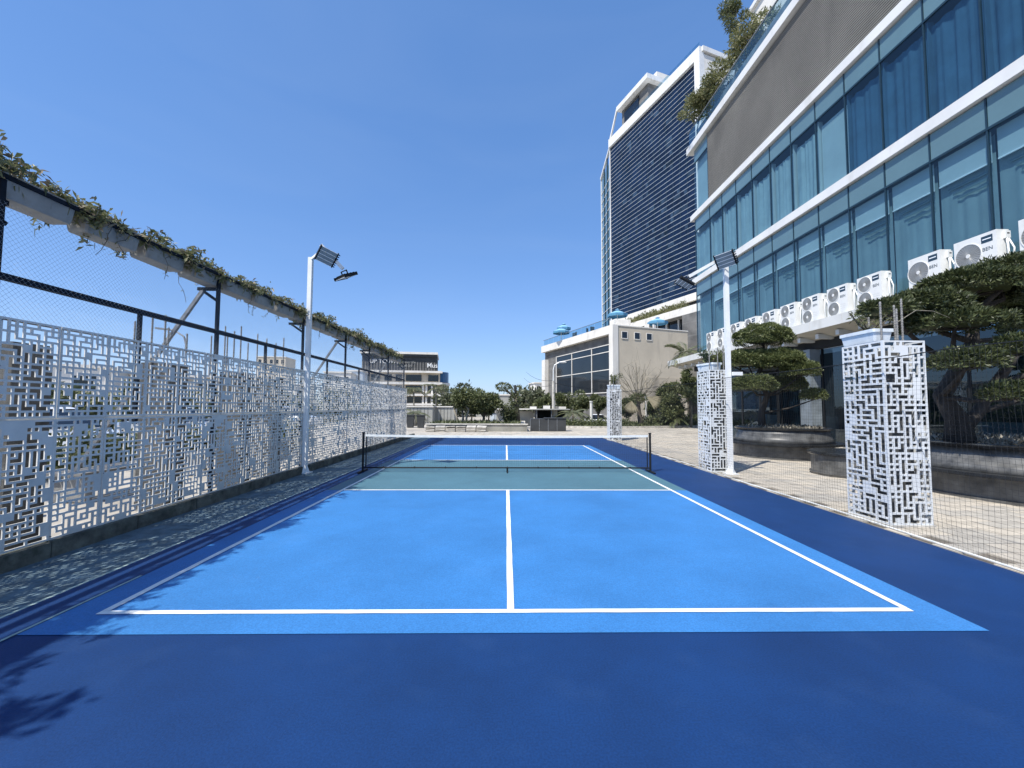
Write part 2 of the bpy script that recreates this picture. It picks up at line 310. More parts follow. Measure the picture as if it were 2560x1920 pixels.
def quads_mesh(name, V, m_):        # V: (n,4,3)
    n = V.shape[0]; me = bpy.data.meshes.new(name); me.vertices.add(n*4); me.vertices.foreach_set('co', V.reshape(-1).astype(np.float32))
    me.loops.add(n*4); me.loops.foreach_set('vertex_index', np.arange(n*4, dtype=np.int32)); me.polygons.add(n)
    me.polygons.foreach_set('loop_start', np.arange(0, n*4, 4, dtype=np.int32)); me.polygons.foreach_set('loop_total', np.full(n, 4, dtype=np.int32))
    me.materials.append(m_); me.update(calc_edges=True); me.validate(); return me
def leaf_quads(P, D, L, W, rng=RNG, droop=0.0):
    """diamond leaves at P (n,3) pointing along D, length L, width W"""
    n = len(P); D = D/np.linalg.norm(D, axis=1, keepdims=True)
    r = rng.normal(size=(n, 3)); s_ = np.cross(D, r); s_ /= np.linalg.norm(s_, axis=1, keepdims=True)+1e-9
    L = np.asarray(L).reshape(-1, 1)*np.ones((n, 1)); W = np.asarray(W).reshape(-1, 1)*np.ones((n, 1))
    mid = P+D*L*0.5; tip = P+D*L; tip[:, 2:] -= droop*L
    return np.stack([P, mid+s_*W*0.5, tip, mid-s_*W*0.5], axis=1)
def pad_leaves(c, r, n, L, W, rng=RNG, flat=True, inner=0.25, upw=0.5):
    """leaves over the shell of an ellipsoid pad"""
    d = rng.normal(size=(n, 3)); d /= np.linalg.norm(d, axis=1, keepdims=True)
    if flat: d[:, 2] = np.where(d[:, 2] < -0.35, -d[:, 2]*0.5, d[:, 2]); d /= np.linalg.norm(d, axis=1, keepdims=True)
    lump = 1+0.10*np.sin(d[:, 0]*7+c[0]*3)*np.cos(d[:, 1]*6+c[1])+0.06*np.sin(d[:, 2]*13+d[:, 0]*9)
    rr = (1-inner*rng.random(n)**2)*lump
    P = np.array(c)+d*np.array(r)*rr[:, None]
    D = d*np.array([1, 1, 1.0])+rng.normal(size=(n, 3))*0.8+np.array([0, 0, upw])
    return leaf_quads(P, D, L*(0.6+0.8*rng.random(n)), W*(0.6+0.8*rng.random(n)), rng)
def blob(c, r, seg=14, rng=RNG):
    b = MB(); prof = []
    for i in range(1, 8):
        a = -math.pi/2+math.pi*i/8; prof.append((math.cos(a)*0.86, math.sin(a)*0.86))
    base = 0
    b.lathe([(p, z) for p, z in prof], 0, 0, seg)
    b.v = [(c[0]+x*r[0]*(1+0.08*math.sin(5*x+c[0])), c[1]+y*r[1]*(1+0.08*math.cos(5*y)), c[2]+z*r[2]) for x, y, z in b.v]
    return b

# ------------------------------------------------------------------ ground and court
b = MB()
ys = [-60, 33, 40, 1500]; zs = [-0.02, -0.02, -0.75, -0.75]
for i in range(3): b.quad((-900, ys[i], zs[i]), (900, ys[i], zs[i]), (900, ys[i+1], zs[i+1]), (-900, ys[i+1], zs[i+1]))
g = b.build('ground', M_plaza); tag(g, kind='structure')
court = bpy.data.objects.new('court', None); C.objects.link(court); tag(court, kind='structure')
bxo('border_surface', M_dark, court, -3.68, 4.77, -4, 21.6, -0.05, 0.0)
def sheet(name, m_, par, x0, x1, y0, y1, z):
    q = MB(); q.quad((x0, y0, z), (x1, y0, z), (x1, y1, z), (x0, y1, z)); return q.build(name, m_, par)
Y0 = 3.194; Y1 = Y0+13.41; HW = 3.048
KN = Y0+4.57; KF = Y0+8.84
sheet('service_surface', M_light, court, -3.31, 3.31, Y0-0.27, KN, 0.004)
sheet('service_surface', M_light, court, -3.31, 3.31, KF, Y1+0.1, 0.004)
sheet('kitchen_surface', M_teal, court, -3.31, 3.31, KN+0.001, KF-0.001, 0.0045)
lw = 0.055
def painted(x0, x1, y0, y1, z, seed):
    rg = random.Random(seed); q = MB(); along_x = (x1-x0) > (y1-y0); L = (x1-x0) if along_x else (y1-y0); n = max(2, int(L/.18)); j = lambda: rg.uniform(-.0022, .0022)
    A = [(j(), j()) for _ in range(n+1)]
    for i in range(n):
        t0, t1 = i/n, (i+1)/n
        if along_x: q.quad((x0+L*t0, y0+A[i][0], z), (x0+L*t1, y0+A[i+1][0], z), (x0+L*t1, y1+A[i+1][1], z), (x0+L*t0, y1+A[i][1], z))
        else: q.quad((x0+A[i][0], y0+L*t0, z), (x1+A[i][1], y0+L*t0, z), (x1+A[i+1][1], y0+L*t1, z), (x0+A[i+1][0], y0+L*t1, z))
    q.build('court_line', M_line, court)
k = 0
for x0, x1, y0, y1 in ((-HW, HW, Y0, Y0+lw), (-HW, HW, Y1-lw, Y1), (-HW, HW, KN-lw/2, KN+lw/2), (-HW, HW, KF-lw/2, KF+lw/2)): k += 1; painted(x0, x1, y0, y1, .0085, k)
for x0, x1, y0, y1 in ((-HW, -HW+lw, Y0+lw, Y1-lw), (HW-lw, HW, Y0+lw, Y1-lw), (-lw/2, lw/2, Y0+lw, KN-lw/2), (-lw/2, lw/2, KF+lw/2, Y1-lw)): k += 1; painted(x0, x1, y0, y1, .0095, k)
sheet('edge_line', M_edge, court, -3.705, -3.68, -4, 21.6, 0.002)
sheet('edge_line', M_edge, court, -3.335, -3.312, -2, 3.9, 0.0075)
s_ = sheet('concrete_strip', M_strip, None, -4.66, -3.705, -4, 21.6, -0.012); tag(s_, kind='structure')
s_ = bxo('far_edge_path', M_wht, None, -4.7, 4.9, 21.6, 22.05, -0.05, 0.006); tag(s_, kind='structure')

# plaza pavers right of the court: nearest ones singly, the rest joined
pave = bpy.data.objects.new('plaza_paving', None); C.objects.link(pave); tag(pave, kind='structure')
M_joint = mat('paver joint', (.20, .175, .14), .95, .3, 2)
sheet('joint_bed', M_joint, pave, 4.775, 30, 1.5, 24.5, -0.012)
pm = []
for k, mm in enumerate((M_pave, M_pave2)):
    q = MB(); q.box(-0.293, 0.293, -0.142, 0.142, -0.014, 0.004); pm.append(q.mesh('paver', mm))
cells = []
for j in range(0, 150):
    y = 2.2+0.3*j
    for i in range(0, 34):
        x = 5.08+0.6*i+(0.3 if j % 2 else 0)
        if y > 24 or x > 24: continue
        if 4.92 < x+.3 and x-.3 < 5.5 and (5.35 < y < 6.1): pass
        cells.append((math.hypot(x, y), x, y))
cells.sort(); cells = [c for c in cells if abs(c[1]/max(c[2], 0.1)) < 1.35]
for k, (d, x, y) in enumerate(cells[:290]):
    o = link('paver', pm[0 if random.random() < 0.6 else 1], pave, (x, y, 0.002+random.uniform(-0.002, 0.002)))
rest = MB()
for d, x, y in cells[290:]:
    rest.cur = 0 if random.random() < 0.6 else 1
    rest.box(x-.293, x+.293, y-.142, y+.142, -0.014, 0.004+random.uniform(-0.002, 0.002))
o = rest.build('paver_field', [M_pave, M_pave2], pave); tag(o, kind='stuff')
# far plaza strip of larger flags behind the court
rest = MB()
for j in range(9):
    for i in range(30):
        x = -9+0.62*i+(0.3 if j % 2 else 0); y = 22.1+0.4*j
        rest.cur = 0 if random.random() < 0.55 else 1
        rest.box(x, x+.6, y, y+.38, -0.02, 0.0)
o = rest.build('flagstone_field', [M_pave, M_pave2], pave); tag(o, kind='stuff')

# ------------------------------------------------------------------ perforated sheets
def perf_grid(nx, nz, rng):
    """polyomino partition of nx*nz cells"""
    idm = -np.ones((nz, nx), int); k = 0
    order = [(i, j) for i in range(nz) for j in range(nx)]; rng.shuffle(order)
    for (i, j) in order:
        if idm[i, j] >= 0: continue
        idm[i, j] = k; cells_ = [(i, j)]; want = rng.choice([1, 1, 2, 2, 3, 3, 4])
        tries = 0
        while len(cells_) < want and tries < 8:
            a, c = rng.choice(cells_); di, dj = rng.choice([(0, 1), (1, 0), (0, -1), (-1, 0)]); u, v = a+di, c+dj; tries += 1
            if 0 <= u < nz and 0 <= v < nx and idm[u, v] < 0: idm[u, v] = k; cells_.append((u, v))
        k += 1
    return idm
def perf_mesh(name, W_, H_, m_, seed, pitch=0.056, bar=0.0215, frame=0.020, t=0.013, fill=0.0):
    """sheet in the local XZ plane, x 0..W, z 0..H, thickness along y"""
    rng = random.Random(seed); nx = int((W_-2*frame)/pitch); nz = int((H_-2*frame)/pitch)
    idm = perf_grid(nx, nz, rng)
    shut = set(k for k in range(idm.max()+1) if rng.random() < fill)
    px = (W_-2*frame+bar)/nx; pz = (H_-2*frame+bar)/nz
    xs = [0, frame]; zs_ = [0, frame]
    for k in range(nx):
        xs.append(frame+px*(k+1)-bar)
        if k < nx-1: xs.append(frame+px*(k+1))
    xs.append(W_)
    for k in range(nz):
        zs_.append(frame+pz*(k+1)-bar)
        if k < nz-1: zs_.append(frame+pz*(k+1))
    zs_.append(H_)
    RX, RZ = len(xs)-1, len(zs_)-1
    sol = np.ones((RZ, RX), bool)
    for r in range(1, RZ-1):
        for c in range(1, RX-1):
            i0, j0 = (r-1)//2, (c-1)//2; rb = (r-1) % 2; cb = (c-1) % 2
            ids = {idm[i0, j0]}
            if rb: ids.add(idm[i0+1, j0])
            if cb: ids.add(idm[i0, j0+1])
            if rb and cb: ids.add(idm[i0+1, j0+1])
            if len(ids) == 1 and not (ids & shut): sol[r, c] = False
    q = MB(); a, bb = -t/2, t/2
    for r in range(RZ):
        c = 0
        while c < RX:
            if not sol[r, c]: c += 1; continue
            e = c
            while e < RX and sol[r, e]: e += 1
            x0, x1, z0, z1 = xs[c], xs[e], zs_[r], zs_[r+1]
            q.quad((x0, a, z0), (x1, a, z0), (x1, a, z1), (x0, a, z1)); q.quad((x1, bb, z0), (x0, bb, z0), (x0, bb, z1), (x1, bb, z1))
            q.quad((x0, bb, z0), (x0, a, z0), (x0, a, z1), (x0, bb, z1)); q.quad((x1, a, z0), (x1, bb, z0), (x1, bb, z1), (x1, a, z1))
            c = e
    for c in range(RX):
        r = 0
        while r < RZ:
            if not sol[r, c]: r += 1; continue
            e = r
            while e < RZ and sol[e, c]: e += 1
            x0, x1 = xs[c], xs[c+1]
            q.quad((x0, a, zs_[r]), (x0, bb, zs_[r]), (x1, bb, zs_[r]), (x1, a, zs_[r])); q.quad((x0, a, zs_[e]), (x1, a, zs_[e]), (x1, bb, zs_[e]), (x0, bb, zs_[e]))
            r = e
    return q.mesh(name, m_)

# ------------------------------------------------------------------ left fence
FX = -4.72
fence = thing('screen_fence', 'tall fence of grey perforated maze-pattern panels on the left side of the court', 'fence', (0, 0, 0))
for k in range(25):
    y = -3.6+k*1.0
    bxo('kerb_block', M_kerb, fence, FX-0.06, FX+0.06, y+0.006, y+0.994, -0.02, 0.15+random.uniform(-.006, .006))
PW = 0.53
low = [perf_mesh('perforated_panel', PW-0.004, 1.235, M_screen, 100+k, fill=0.10) for k in range(6)]
hi = [perf_mesh('perforated_panel', PW-0.004, 0.955, M_screen, 200+k, fill=0.10) for k in range(6)]
npan = 43
for k in range(npan):
    y = -3.0+k*PW
    for ms, z in ((low, 0.155), (hi, 1.405)):
        fl = random.random() < .5
        o = link('perforated_panel', ms[(k*5+random.randrange(6)) % 6], fence, (FX+random.uniform(-.003, .003), y+(0 if not fl else PW), z))
        o.rotation_euler = (0, 0, rad(90) if not fl else rad(-90))
YE = -3.0+npan*PW
q = MB()
for k in range(12, 30):
    y = -3.0+k*PW
    for z in (.19, .75, 1.35, 1.45, 1.9, 2.33): q.tube([(FX+.005, y+.012, z), (FX+.013, y+.012, z)], .006, 6)
q.build('fixing_screws', M_galv, fence)
posts = [1.0, 3.885, 6.86, 9.75, 12.35, 14.5, 16.85, 19.45]
for y in posts:
    b = MB(); b.box(FX-0.092, FX-0.046, y-.023, y+.023, 0, 3.66); b.build('post', M_steel, fence)
for y in (5.42, 8.25, 11.1, 13.5):
    b = MB(); b.box(FX-0.085, FX-0.045, y-.02, y+.02, 1.3, 2.71); b.build('short_post', M_steel, fence)
bxo('top_rail', M_steel, fence, FX-0.095, FX-0.03, -3, 19.5, 2.715, 2.775)
bxo('middle_rail', M_screen, fence, FX-0.05, FX-0.015, -3, 19.5, 1.385, 1.41)
bxo('sheet_rail', M_galv, fence, FX-0.05, FX-0.015, -3, 19.5, 2.335, 2.36)
for y in (3.93, 6.86, 9.75, 12.35, 14.5, 16.85, 19.45):
    b = MB(); b.bar((FX-.07, y, 3.25), (FX-0.33, y, 3.43), 0.04); b.build('knee_brace', M_steel, fence)
    b = MB(); b.bar((FX-.07, y-.0, 3.455), (FX-0.40, y, 3.455), 0.05, 0.05); b.build('bracket_arm', M_steel, fence)
for y in (6.86, 12.35, 17.6):
    b = MB(); b.bar((-5.04, y, 3.43), (-7.25, y, 0.0), 0.05); b.build('diagonal_strut', M_galv, fence)
for dx in (-0.032, -0.368):
    bxo('carrier_rail', M_steel, fence, FX+dx-.012, FX+dx+.012, -1, 19.6, 3.665, 3.705)
# diamond wire mesh above the panels
b = MB(); st = 0.05; za, zb = 2.36, 3.44; hgt = zb-za
def strand(b, p, q, t=0.0009):
    p = Vector(p); q = Vector(q); d = (q-p).normalized(); u = d.cross(Vector((1, 0, 0))).normalized()*t; v = Vector((t, 0, 0))
    n = len(b.v)
    for s0 in (p, q): b.v += [tuple(s0+u), tuple(s0-u*.5+v), tuple(s0-u*.5-v)]
    b.f += [(n, n+1, n+4, n+3), (n+1, n+2, n+5, n+4), (n+2, n, n+3, n+5)]; b.mi += [0]*3
n_ = int((19.4-1.0+hgt)/st)
for k in range(n_):
    y = 1.0-hgt+k*st
    y0_, y1_ = y, y+hgt
    a0 = max(0, 1.0-y0_); a1 = min(hgt, 19.4-y0_)
    if a1 > a0:
        strand(b, (FX-.02, y0_+a0, za+a0), (FX-.02, y0_+a1, za+a1)); strand(b, (FX-.018, y0_+a0, zb-a0), (FX-.018, y0_+a1, zb-a1))
b.build('wire_mesh', M_netg, fence)

# troughs on top of the fence
def trough_mesh(L=0.70, wt=0.31, wb=0.235, h=0.225, m_=None):
    q = MB(); ch = 0.02
    def ring(w_, l_, z, c_):
        return [(-w_/2, -l_/2+c_, z), (-w_/2+c_, -l_/2, z), (w_/2-c_, -l_/2, z), (w_/2, -l_/2+c_, z), (w_/2, l_/2-c_, z), (w_/2-c_, l_/2, z), (-w_/2+c_, l_/2, z), (-w_/2, l_/2-c_, z)]
    R_ = [ring(wb-.02, L-.08, 0, .018), ring(wb, L-.06, .02, .018), ring(wt-.03, L-.03, h-.05, .018), ring(wt-.03, L-.03, h-.045, .018), ring(wt, L, h-.045, .018), ring(wt, L, h, .018), ring(wt-.04, L-.04, h, .016), ring(wt-.05, L-.05, h-.05, .016)]
    for r_ in R_: q.v += r_
    for i in range(len(R_)-1):
        for k in range(8): a = i*8+k; c = i*8+(k+1) % 8; q.f.append((a, c, c+8, a+8)); q.mi.append(0)
    q.f.append(tuple(range(8))[::-1]); q.mi.append(0); q.f.append(tuple(range(len(q.v)-8, len(q.v)))); q.mi.append(1)
    return q.mesh('planter_trough', [m_ or M_trough, M_soil])
tm = trough_mesh()
TX = FX-0.20; TZ = 3.503
def vine_mesh(seed, big=1.0, n=520, hang=1, dry=0.25):
    rng = np.random.default_rng(seed); q = MB()
    parts_ = []
    ns = 30
    for s0 in range(ns):
        p = np.array([rng.uniform(-.12, .12), rng.uniform(-.40, .40), 0.0]); d = np.array([rng.normal()*.4+.15, rng.normal()*.6, rng.uniform(.1, 1.0)])
        L = rng.uniform(.10, .30)*big*(1.8 if rng.random() < .18 else 1); pts = [p.copy()]
        steps = 6
        for k in range(steps):
            d = d+rng.normal(size=3)*.25+np.array([0, 0, -0.10*k]); d /= np.linalg.norm(d); p = p+d*L/steps; pts.append(p.copy())
        if s0 < 8: q.tube([tuple(a) for a in pts], 0.004, 3, False)
        pts = np.array(pts); t = rng.random(n//ns)*steps; i = np.minimum(t.astype(int), steps-1); P = pts[i]+(pts[i+1]-pts[i])*(t-i)[:, None]+rng.normal(size=(n//ns, 3))*.028
        D = rng.normal(size=(n//ns, 3))+np.array([0.1, 0, .25]); parts_.append(leaf_quads(P, D, .05+.07*rng.random(n//ns), .018+.02*rng.random(n//ns), rng, droop=.2))
    for s0 in range(hang):
        p = np.array([.16, rng.uniform(-.3, .3), 0.02]); pts = [p.copy()]; L = rng.uniform(.2, .6)
        for k in range(6):
            p = p+np.array([rng.normal()*.02, rng.normal()*.06-.02, -L/6]); pts.append(p.copy())
        q.tube([tuple(a) for a in pts], 0.0035, 3, False)
        P = np.array(pts)[rng.integers(1, 7, 10)]; parts_.append(leaf_quads(P, rng.normal(size=(10, 3)), .05, .015, rng))
    V = np.concatenate(parts_)
    for s_ in V: q.cur = 1 if random.random() > dry else 2; q.quad(*s_)
    return q.mesh('trailing_vine', [M_bark, L_vine, L_vined])
vm = [vine_mesh(300+k, 1.0, 1750, 1 if k % 2 else 2) for k in range(6)]
tys = [4.22+0.80*k for k in range(-5, 19)]
for k, y in enumerate(tys):
    o = link('planter_trough', tm, None, (TX+random.uniform(-.01, .01), y, TZ)); o.rotation_euler = (0, 0, rad(random.uniform(-1.5, 1.5)))
    vis = k-5
    if vis >= 0: lb = 'grey plastic planter trough on the fence top, %s from the near end of the photo' % ORD[vis]
    else: lb = 'grey plastic planter trough on the fence top, nearer than the photo edge, %s behind it' % ORD[-vis-1]
    tag(o, lb, 'planter', 'planter troughs along the fence top')
    v = link('trailing_vine', vm[(k*7) % 6], None, (TX, y, TZ+0.18)); v.rotation_euler = (0, 0, random.choice([0, math.pi]) if k % 3 else 0)
    v.scale = (1.0, 1.0, random.uniform(.85, 1.3))
    if vis >= 0: lb = 'scrubby half-dry vine growing in the fence-top trough, %s plant from the near end' % ORD[vis]
    else: lb = 'scrubby vine in a fence-top trough nearer than the photo edge, %s behind it' % ORD[-vis-1]
    tag(v, lb, 'plant', 'vines in the fence-top troughs')
# tall leggy shrubs standing in the nearest troughs
def shrub_obj(name, label, loc, h, n, L, W, m_, bark=M_bark, spread=.45, seed=1, cat='plant', group=None, stems=7, gap=.25):
    rng = np.random.default_rng(seed); r = thing(name, label, cat, loc, 0, group); q = MB(); Ls = []
    for s0 in range(stems):
        a = rng.uniform(0, 2*math.pi); tip = np.array([math.cos(a)*spread*h*rng.uniform(.3, 1), math.sin(a)*spread*h*rng.uniform(.3, 1), h*rng.uniform(.65, 1)])
        mid = tip*.5+rng.normal(size=3)*.05*h; pts = [np.zeros(3), mid, tip]
        q.tube([tuple(a_) for a_ in pts], [0.02*h**.5, .012*h**.5, .004], 5, False)
        k = n//stems; t = gap+(1-gap)*rng.random(k)**.8; P = (1-t)[:, None]**2*pts[0]+2*(t*(1-t))[:, None]*mid+(t**2)[:, None]*tip
        P = P+rng.normal(size=(k, 3))*.10*h*(.3+t[:, None]*.7); D = rng.normal(size=(k, 3))+np.array([0, 0, .3]); Ls.append(leaf_quads(P, D, L*(.6+.8*rng.random(k)), W*(.6+.8*rng.random(k)), rng, .15))
    q.build('stem', bark, r); link('foliage', quads_mesh('foliage', np.concatenate(Ls), m_), r)
    return r
shrub_obj('leafy_shrub', 'tall leggy shrub in the trough at the left photo edge', (TX, 3.72, TZ+.17), .42, 300, .09, .03, L_vine, seed=5, stems=6)
shrub_obj('leafy_shrub', 'dense shrub in a fence-top trough just beyond the left photo edge', (TX, -.05, TZ+.17), .95, 2200, .12, .06, L_vine, seed=6)

# ------------------------------------------------------------------ pillars with perforated cladding
pface = [perf_mesh('perforated_panel', 0.55, 2.40, M_white, 400+k, fill=.06, pitch=.069, bar=.027) for k in range(4)]
rbm = None
def rebar_mesh(L):
    q = MB(); q.tube([(0, 0, 0), (0, 0, L)], .011, 6)
    for k in range(int(L/.035)): q.tube([(0, 0, .02+k*.035), (0, 0, .032+k*.035)], .0145, 6)
    return q.mesh('rebar', M_rebar)
def pillar(x, y, label, seed, top=2.43, rods=((.1, .12, .55), (.3, .1, .45), (.42, .15, .6), (.46, .3, .55), (.2, .42, .4)), pot=True, sheet_m=True, w=0.56, d=0.66):
    rr = random.Random(seed); r = thing('clad_pillar', label, 'pillar', (x, y, 0), 0, 'perforated pillars along the court')
    if sheet_m:
        fs = pface
        for k, (lx, ly, rz, sc) in enumerate(((0, 0, 0, w/.55), (w, 0, 90, d/.55), (w, d, 180, w/.55), (0, d, 270, d/.55))):
            o = link('perforated_panel', fs[rr.randrange(4)], r, (lx, ly, .03)); o.rotation_euler = (0, 0, rad(rz)); o.scale = (sc*.998, 1, (top-.03)/2.40)
        bxo('corner_trim', M_white, r, -.012, .012, -.012, .012, .02, top+.004)
        bxo('plinth', M_kerbl, r, -.02, w+.02, -.02, d+.02, -.02, .03)
    bxo('concrete_core', M_core, r, .10, w-.10, .12, d-.12, 0, top-.12)
    for (lx, ly, h) in rods:
        link('rebar', rebar_mesh(h+.2), r, (lx, ly, top-.2))
    return r
pillar(4.93, 5.40, 'nearest white perforated pillar at the right edge of the court, rebars on top', 1)
pillar(4.79, 9.82, 'white perforated pillar behind the right light pole', 2, rods=((.06, .1, .6), (.25, .08, .55), (.4, .1, .6), (.5, .15, .5)), w=.5, d=.62)
pillar(4.70, 19.0, 'farthest white perforated pillar by the far right corner of the court', 3, top=2.36, rods=((.06, .1, .65), (.2, .08, .6), (.33, .1, .7), (.46, .15, .6)), w=.54, d=.5)
tw = trough_mesh(.60, .29, .22, .19, M_potw)
for i, (x, y, z, rz, lb) in enumerate(((5.10, 5.85, 2.43, 0, 'white planter box on top of the nearest perforated pillar'), (5.0, 10.25, 2.43, 12, 'white planter box on top of the pillar behind the right light pole'), (4.96, 19.25, 2.36, 80, 'white planter box on top of the farthest perforated pillar'))):
    o = link('planter_box', tw, None, (x, y, z)); o.rotation_euler = (0, 0, rad(rz)); tag(o, lb, 'planter', 'white planter boxes on the pillars')
shrub_obj('potted_plant', 'thin plant in the white planter box on the nearest pillar', (5.15, 5.85, 2.6), .34, 160, .07, .018, L_vine, seed=21, spread=.9)
shrub_obj('potted_plant', 'bushy plant in the planter box on the pillar behind the right light pole', (5.05, 10.3, 2.58), .42, 420, .09, .022, L_pine, seed=22, spread=.9)
shrub_obj('potted_plant', 'round green plant in the planter box on the farthest pillar', (5.0, 19.3, 2.5), .55, 420, .12, .04, L_mid, seed=23, spread=.6)
q = MB(); pts = [(5.35, 5.62, 2.72), (5.5, 5.5, 2.86), (5.68, 5.45, 2.84), (5.85, 5.4, 2.74)]; q.tube(pts, [.006, .005, .004, .002], 5)
o = q.build('bare_twig', M_barkl); tag(o, 'pale bare twig reaching right from the nearest pillar top', 'twig')
# grey columns of unfinished pillars outside the fence
for i, (x, y, lb, rods, sh) in enumerate(((-5.55, 4.15, 'bare grey pillar close behind the fence at the left photo edge', (), 0), (-5.62, 6.2, 'unfinished pillar outside the fence, rebars between the first two fence posts', ((0, .1, .5), (.15, .0, .6), (.3, .05, .55), (.45, .1, .6), (.1, .6, .5), (.4, .6, .4)), 0),
        (-5.6, 7.9, 'unfinished pillar with tall rebars left of the tallest rebar cluster outside the fence', tuple((.1*k, .04*(k % 3), .55+.1*(k % 3)) for k in range(6)), 0), (-5.65, 9.1, 'unfinished pillar with the tallest rebar cluster just left of the left light pole', tuple((.1*k, .5*(k % 2), .6+.1*(k % 3)) for k in range(7)), 0),
        (-5.6, 16.6, 'unfinished pillar with rebars near the far end of the fence', tuple((.1*k, .1*(k % 2), .8+.15*(k % 3)) for k in range(6)), 0))):
    pillar(x, y, lb, 10+i, top=2.3, rods=rods, sheet_m=False, w=.62, d=.62)

# ------------------------------------------------------------------ light poles
def flood(par, c, rot, name='flood_lamp'):
    q = MB(); I = Matrix.Identity(3); q.rbox((0, 0, .02), (.46, .40, .03), I)
    for k in range(4): q.rbox((0, -.15+.1*k, .055), (.40, .012, .05), I)
    for sx in (-1, 1):
        q.rbox((sx*.235, 0, .02), (.02, .44, .09), I)
    for k in range(7): q.rbox((-.27, -.18+.06*k, .02), (.05, .02, .05), I)
    h = q.xf(Matrix.LocRotScale(Vector(c), rot.to_quaternion(), Vector((.84, .84, .84)))).build('lamp_housing', M_black, par)
    q = MB()
    for k in range(4): q.rbox((0, -.15+.1*k, -.004), (.42, .088, .02), I)
    f_ = q.xf(Matrix.LocRotScale(Vector(c), rot.to_quaternion(), Vector((.84, .84, .84)))).build('lamp_face', M_ledp, h)
    q = MB()
    for k in range(5): q.rbox((0, -.2+.1*k, -.012), (.43, .011, .012), I)
    q.xf(Matrix.LocRotScale(Vector(c), rot.to_quaternion(), Vector((.84, .84, .84)))).build('lamp_strip', M_bar, h)
    q = MB()
    for sx in (-1, 1): q.bar((sx*.12, 0, .07), (sx*.12, 0, .17), .025)
    q.bar((-.13, 0, .17), (.13, 0, .17), .025)
    q.xf(Matrix.LocRotScale(Vector(c), rot.to_quaternion(), Vector((.84, .84, .84)))).build('lamp_bracket', M_black, h)
    return h
def light_pole(x, y, top, sgn, label, arm_a, arm_b, l1, l2, r1, r2):
    r = thing('light_pole', label, 'light pole', (0, 0, 0), 0, 'court light poles')
    b = MB(); b.box(x-.047, x+.047, y-.047, y+.047, 0, top); b.build('pole', M_pole, r)
    b = MB(); b.box(x-.13, x+.13, y-.13, y+.13, -.01, .02)
    for sx, sy in ((1, 0), (-1, 0), (0, 1), (0, -1)):
        px, py = x+sx*.048, y+sy*.048
        if sx: b.v += [(px, y-.005, .02), (px+sx*.07, y-.005, .02), (px, y-.005, .2), (px, y+.005, .02), (px+sx*.07, y+.005, .02), (px, y+.005, .2)]
        else: b.v += [(x-.005, py, .02), (x-.005, py+sy*.07, .02), (x-.005, py, .2), (x+.005, py, .02), (x+.005, py+sy*.07, .02), (x+.005, py, .2)]
        n = len(b.v)-6; b.f += [(n, n+1, n+2), (n+5, n+4, n+3), (n, n+3, n+4, n+1), (n+1, n+4, n+5, n+2), (n+2, n+5, n+3, n)]; b.mi += [0]*5
    b.build('base_plate', M_pole, r)
    bA = Vector(arm_a); bB = Vector(arm_b)
    b = MB(); b.bar((x, y, top-.05), tuple(bA.lerp(bB, .15)), .05); b.build('arm', M_pole, r)
    b = MB(); b.bar(bA, bB, .07); b.build('crossbar', M_pole, r)
    flood(r, l1, r1); flood(r, l2, r2)
    return r
from mathutils import Euler
# lamp faces look along local -Z
def look(d, roll=0):
    return (Vector(d).to_track_quat('-Z', 'Y').to_matrix() @ Matrix.Rotation(rad(roll), 3, 'Z'))
light_pole(-4.66, 9.75, 5.03, 1, 'white light pole in front of the perforated fence on the left of the court', (-4.30, 9.45, 5.22), (-3.84, 9.6, 4.72), (-4.13, 9.38, 4.93), (-3.77, 9.62, 4.53), look((.45, -.70, -.55), 18), look((.30, .30, -.9), 10))
light_pole(5.16, 9.66, 5.0, -1, 'white light pole beside the middle perforated pillar on the right of the court', (5.0, 9.55, 5.03), (4.24, 9.6, 4.6), (5.0, 9.38, 4.93), (4.14, 9.62, 4.44), look((-.45, -.68, -.58), -12), look((-.50, .05, -.86), 0))
b = MB(); b.box(5.22, 5.44, 9.55, 9.62, 2.28, 2.36); o = b.build('junction_box', M_pole); tag(o, 'small white junction box clipped to the right light pole', 'junction box')

# ------------------------------------------------------------------ net on the court
net = thing('court_net', 'portable net with white top tape and black posts across the court', 'net', (0, 9.90, 0))
for x in (-3.38, 3.38):
    q = MB(); q.tube([(x, 0, 0), (x, 0, .91)], .025, 10); q.tube([(x, 0, .90), (x, 0, .925)], .035, 10); q.build('post', M_black, net)
    q = MB(); q.bar((x, -.30, .02), (x, .30, .02), .045, .03); q.build('foot', M_black, net)
def topz(x): return .875-.03*(1-(x/3.3)**2)
q = MB()
for k in range(24):
    xa, xb = -3.33+6.66*k/24, -3.33+6.66*(k+1)/24
    for sgn in (-1, 1):
        y_ = .006*sgn; a, c = (xa, xb) if sgn < 0 else (xb, xa)
        q.quad((a, y_, topz(a)-.05), (c, y_, topz(c)-.05), (c, y_, topz(c)), (a, y_, topz(a)))
    q.quad((xa, -.006, topz(xa)), (xb, -.006, topz(xb)), (xb, .006, topz(xb)), (xa, .006, topz(xa)))
q.build('top_tape', M_line, net)
q = MB()
for x in np.arange(-3.3, 3.31, .044): q.box(x-.0007, x+.0007, -.0007, .0007, .12, topz(x)-.05)
for k in range(17):
    z0 = .12+k*.042
    q.box(-3.33, 3.33, -.0007, .0007, z0-.0007, z0+.0007)
q.build('netting', M_netd, net)
q = MB(); q.tube([(-3.38, 0, .10), (3.38, 0, .10)], .017, 8); q.build('bottom_rail', M_black, net)
q = MB(); q.tube([(0, 0, 0), (0, 0, .10)], .02, 8); q.bar((0, -.2, .012), (0, .2, .012), .03, .02); q.build('center_foot', M_black, net)
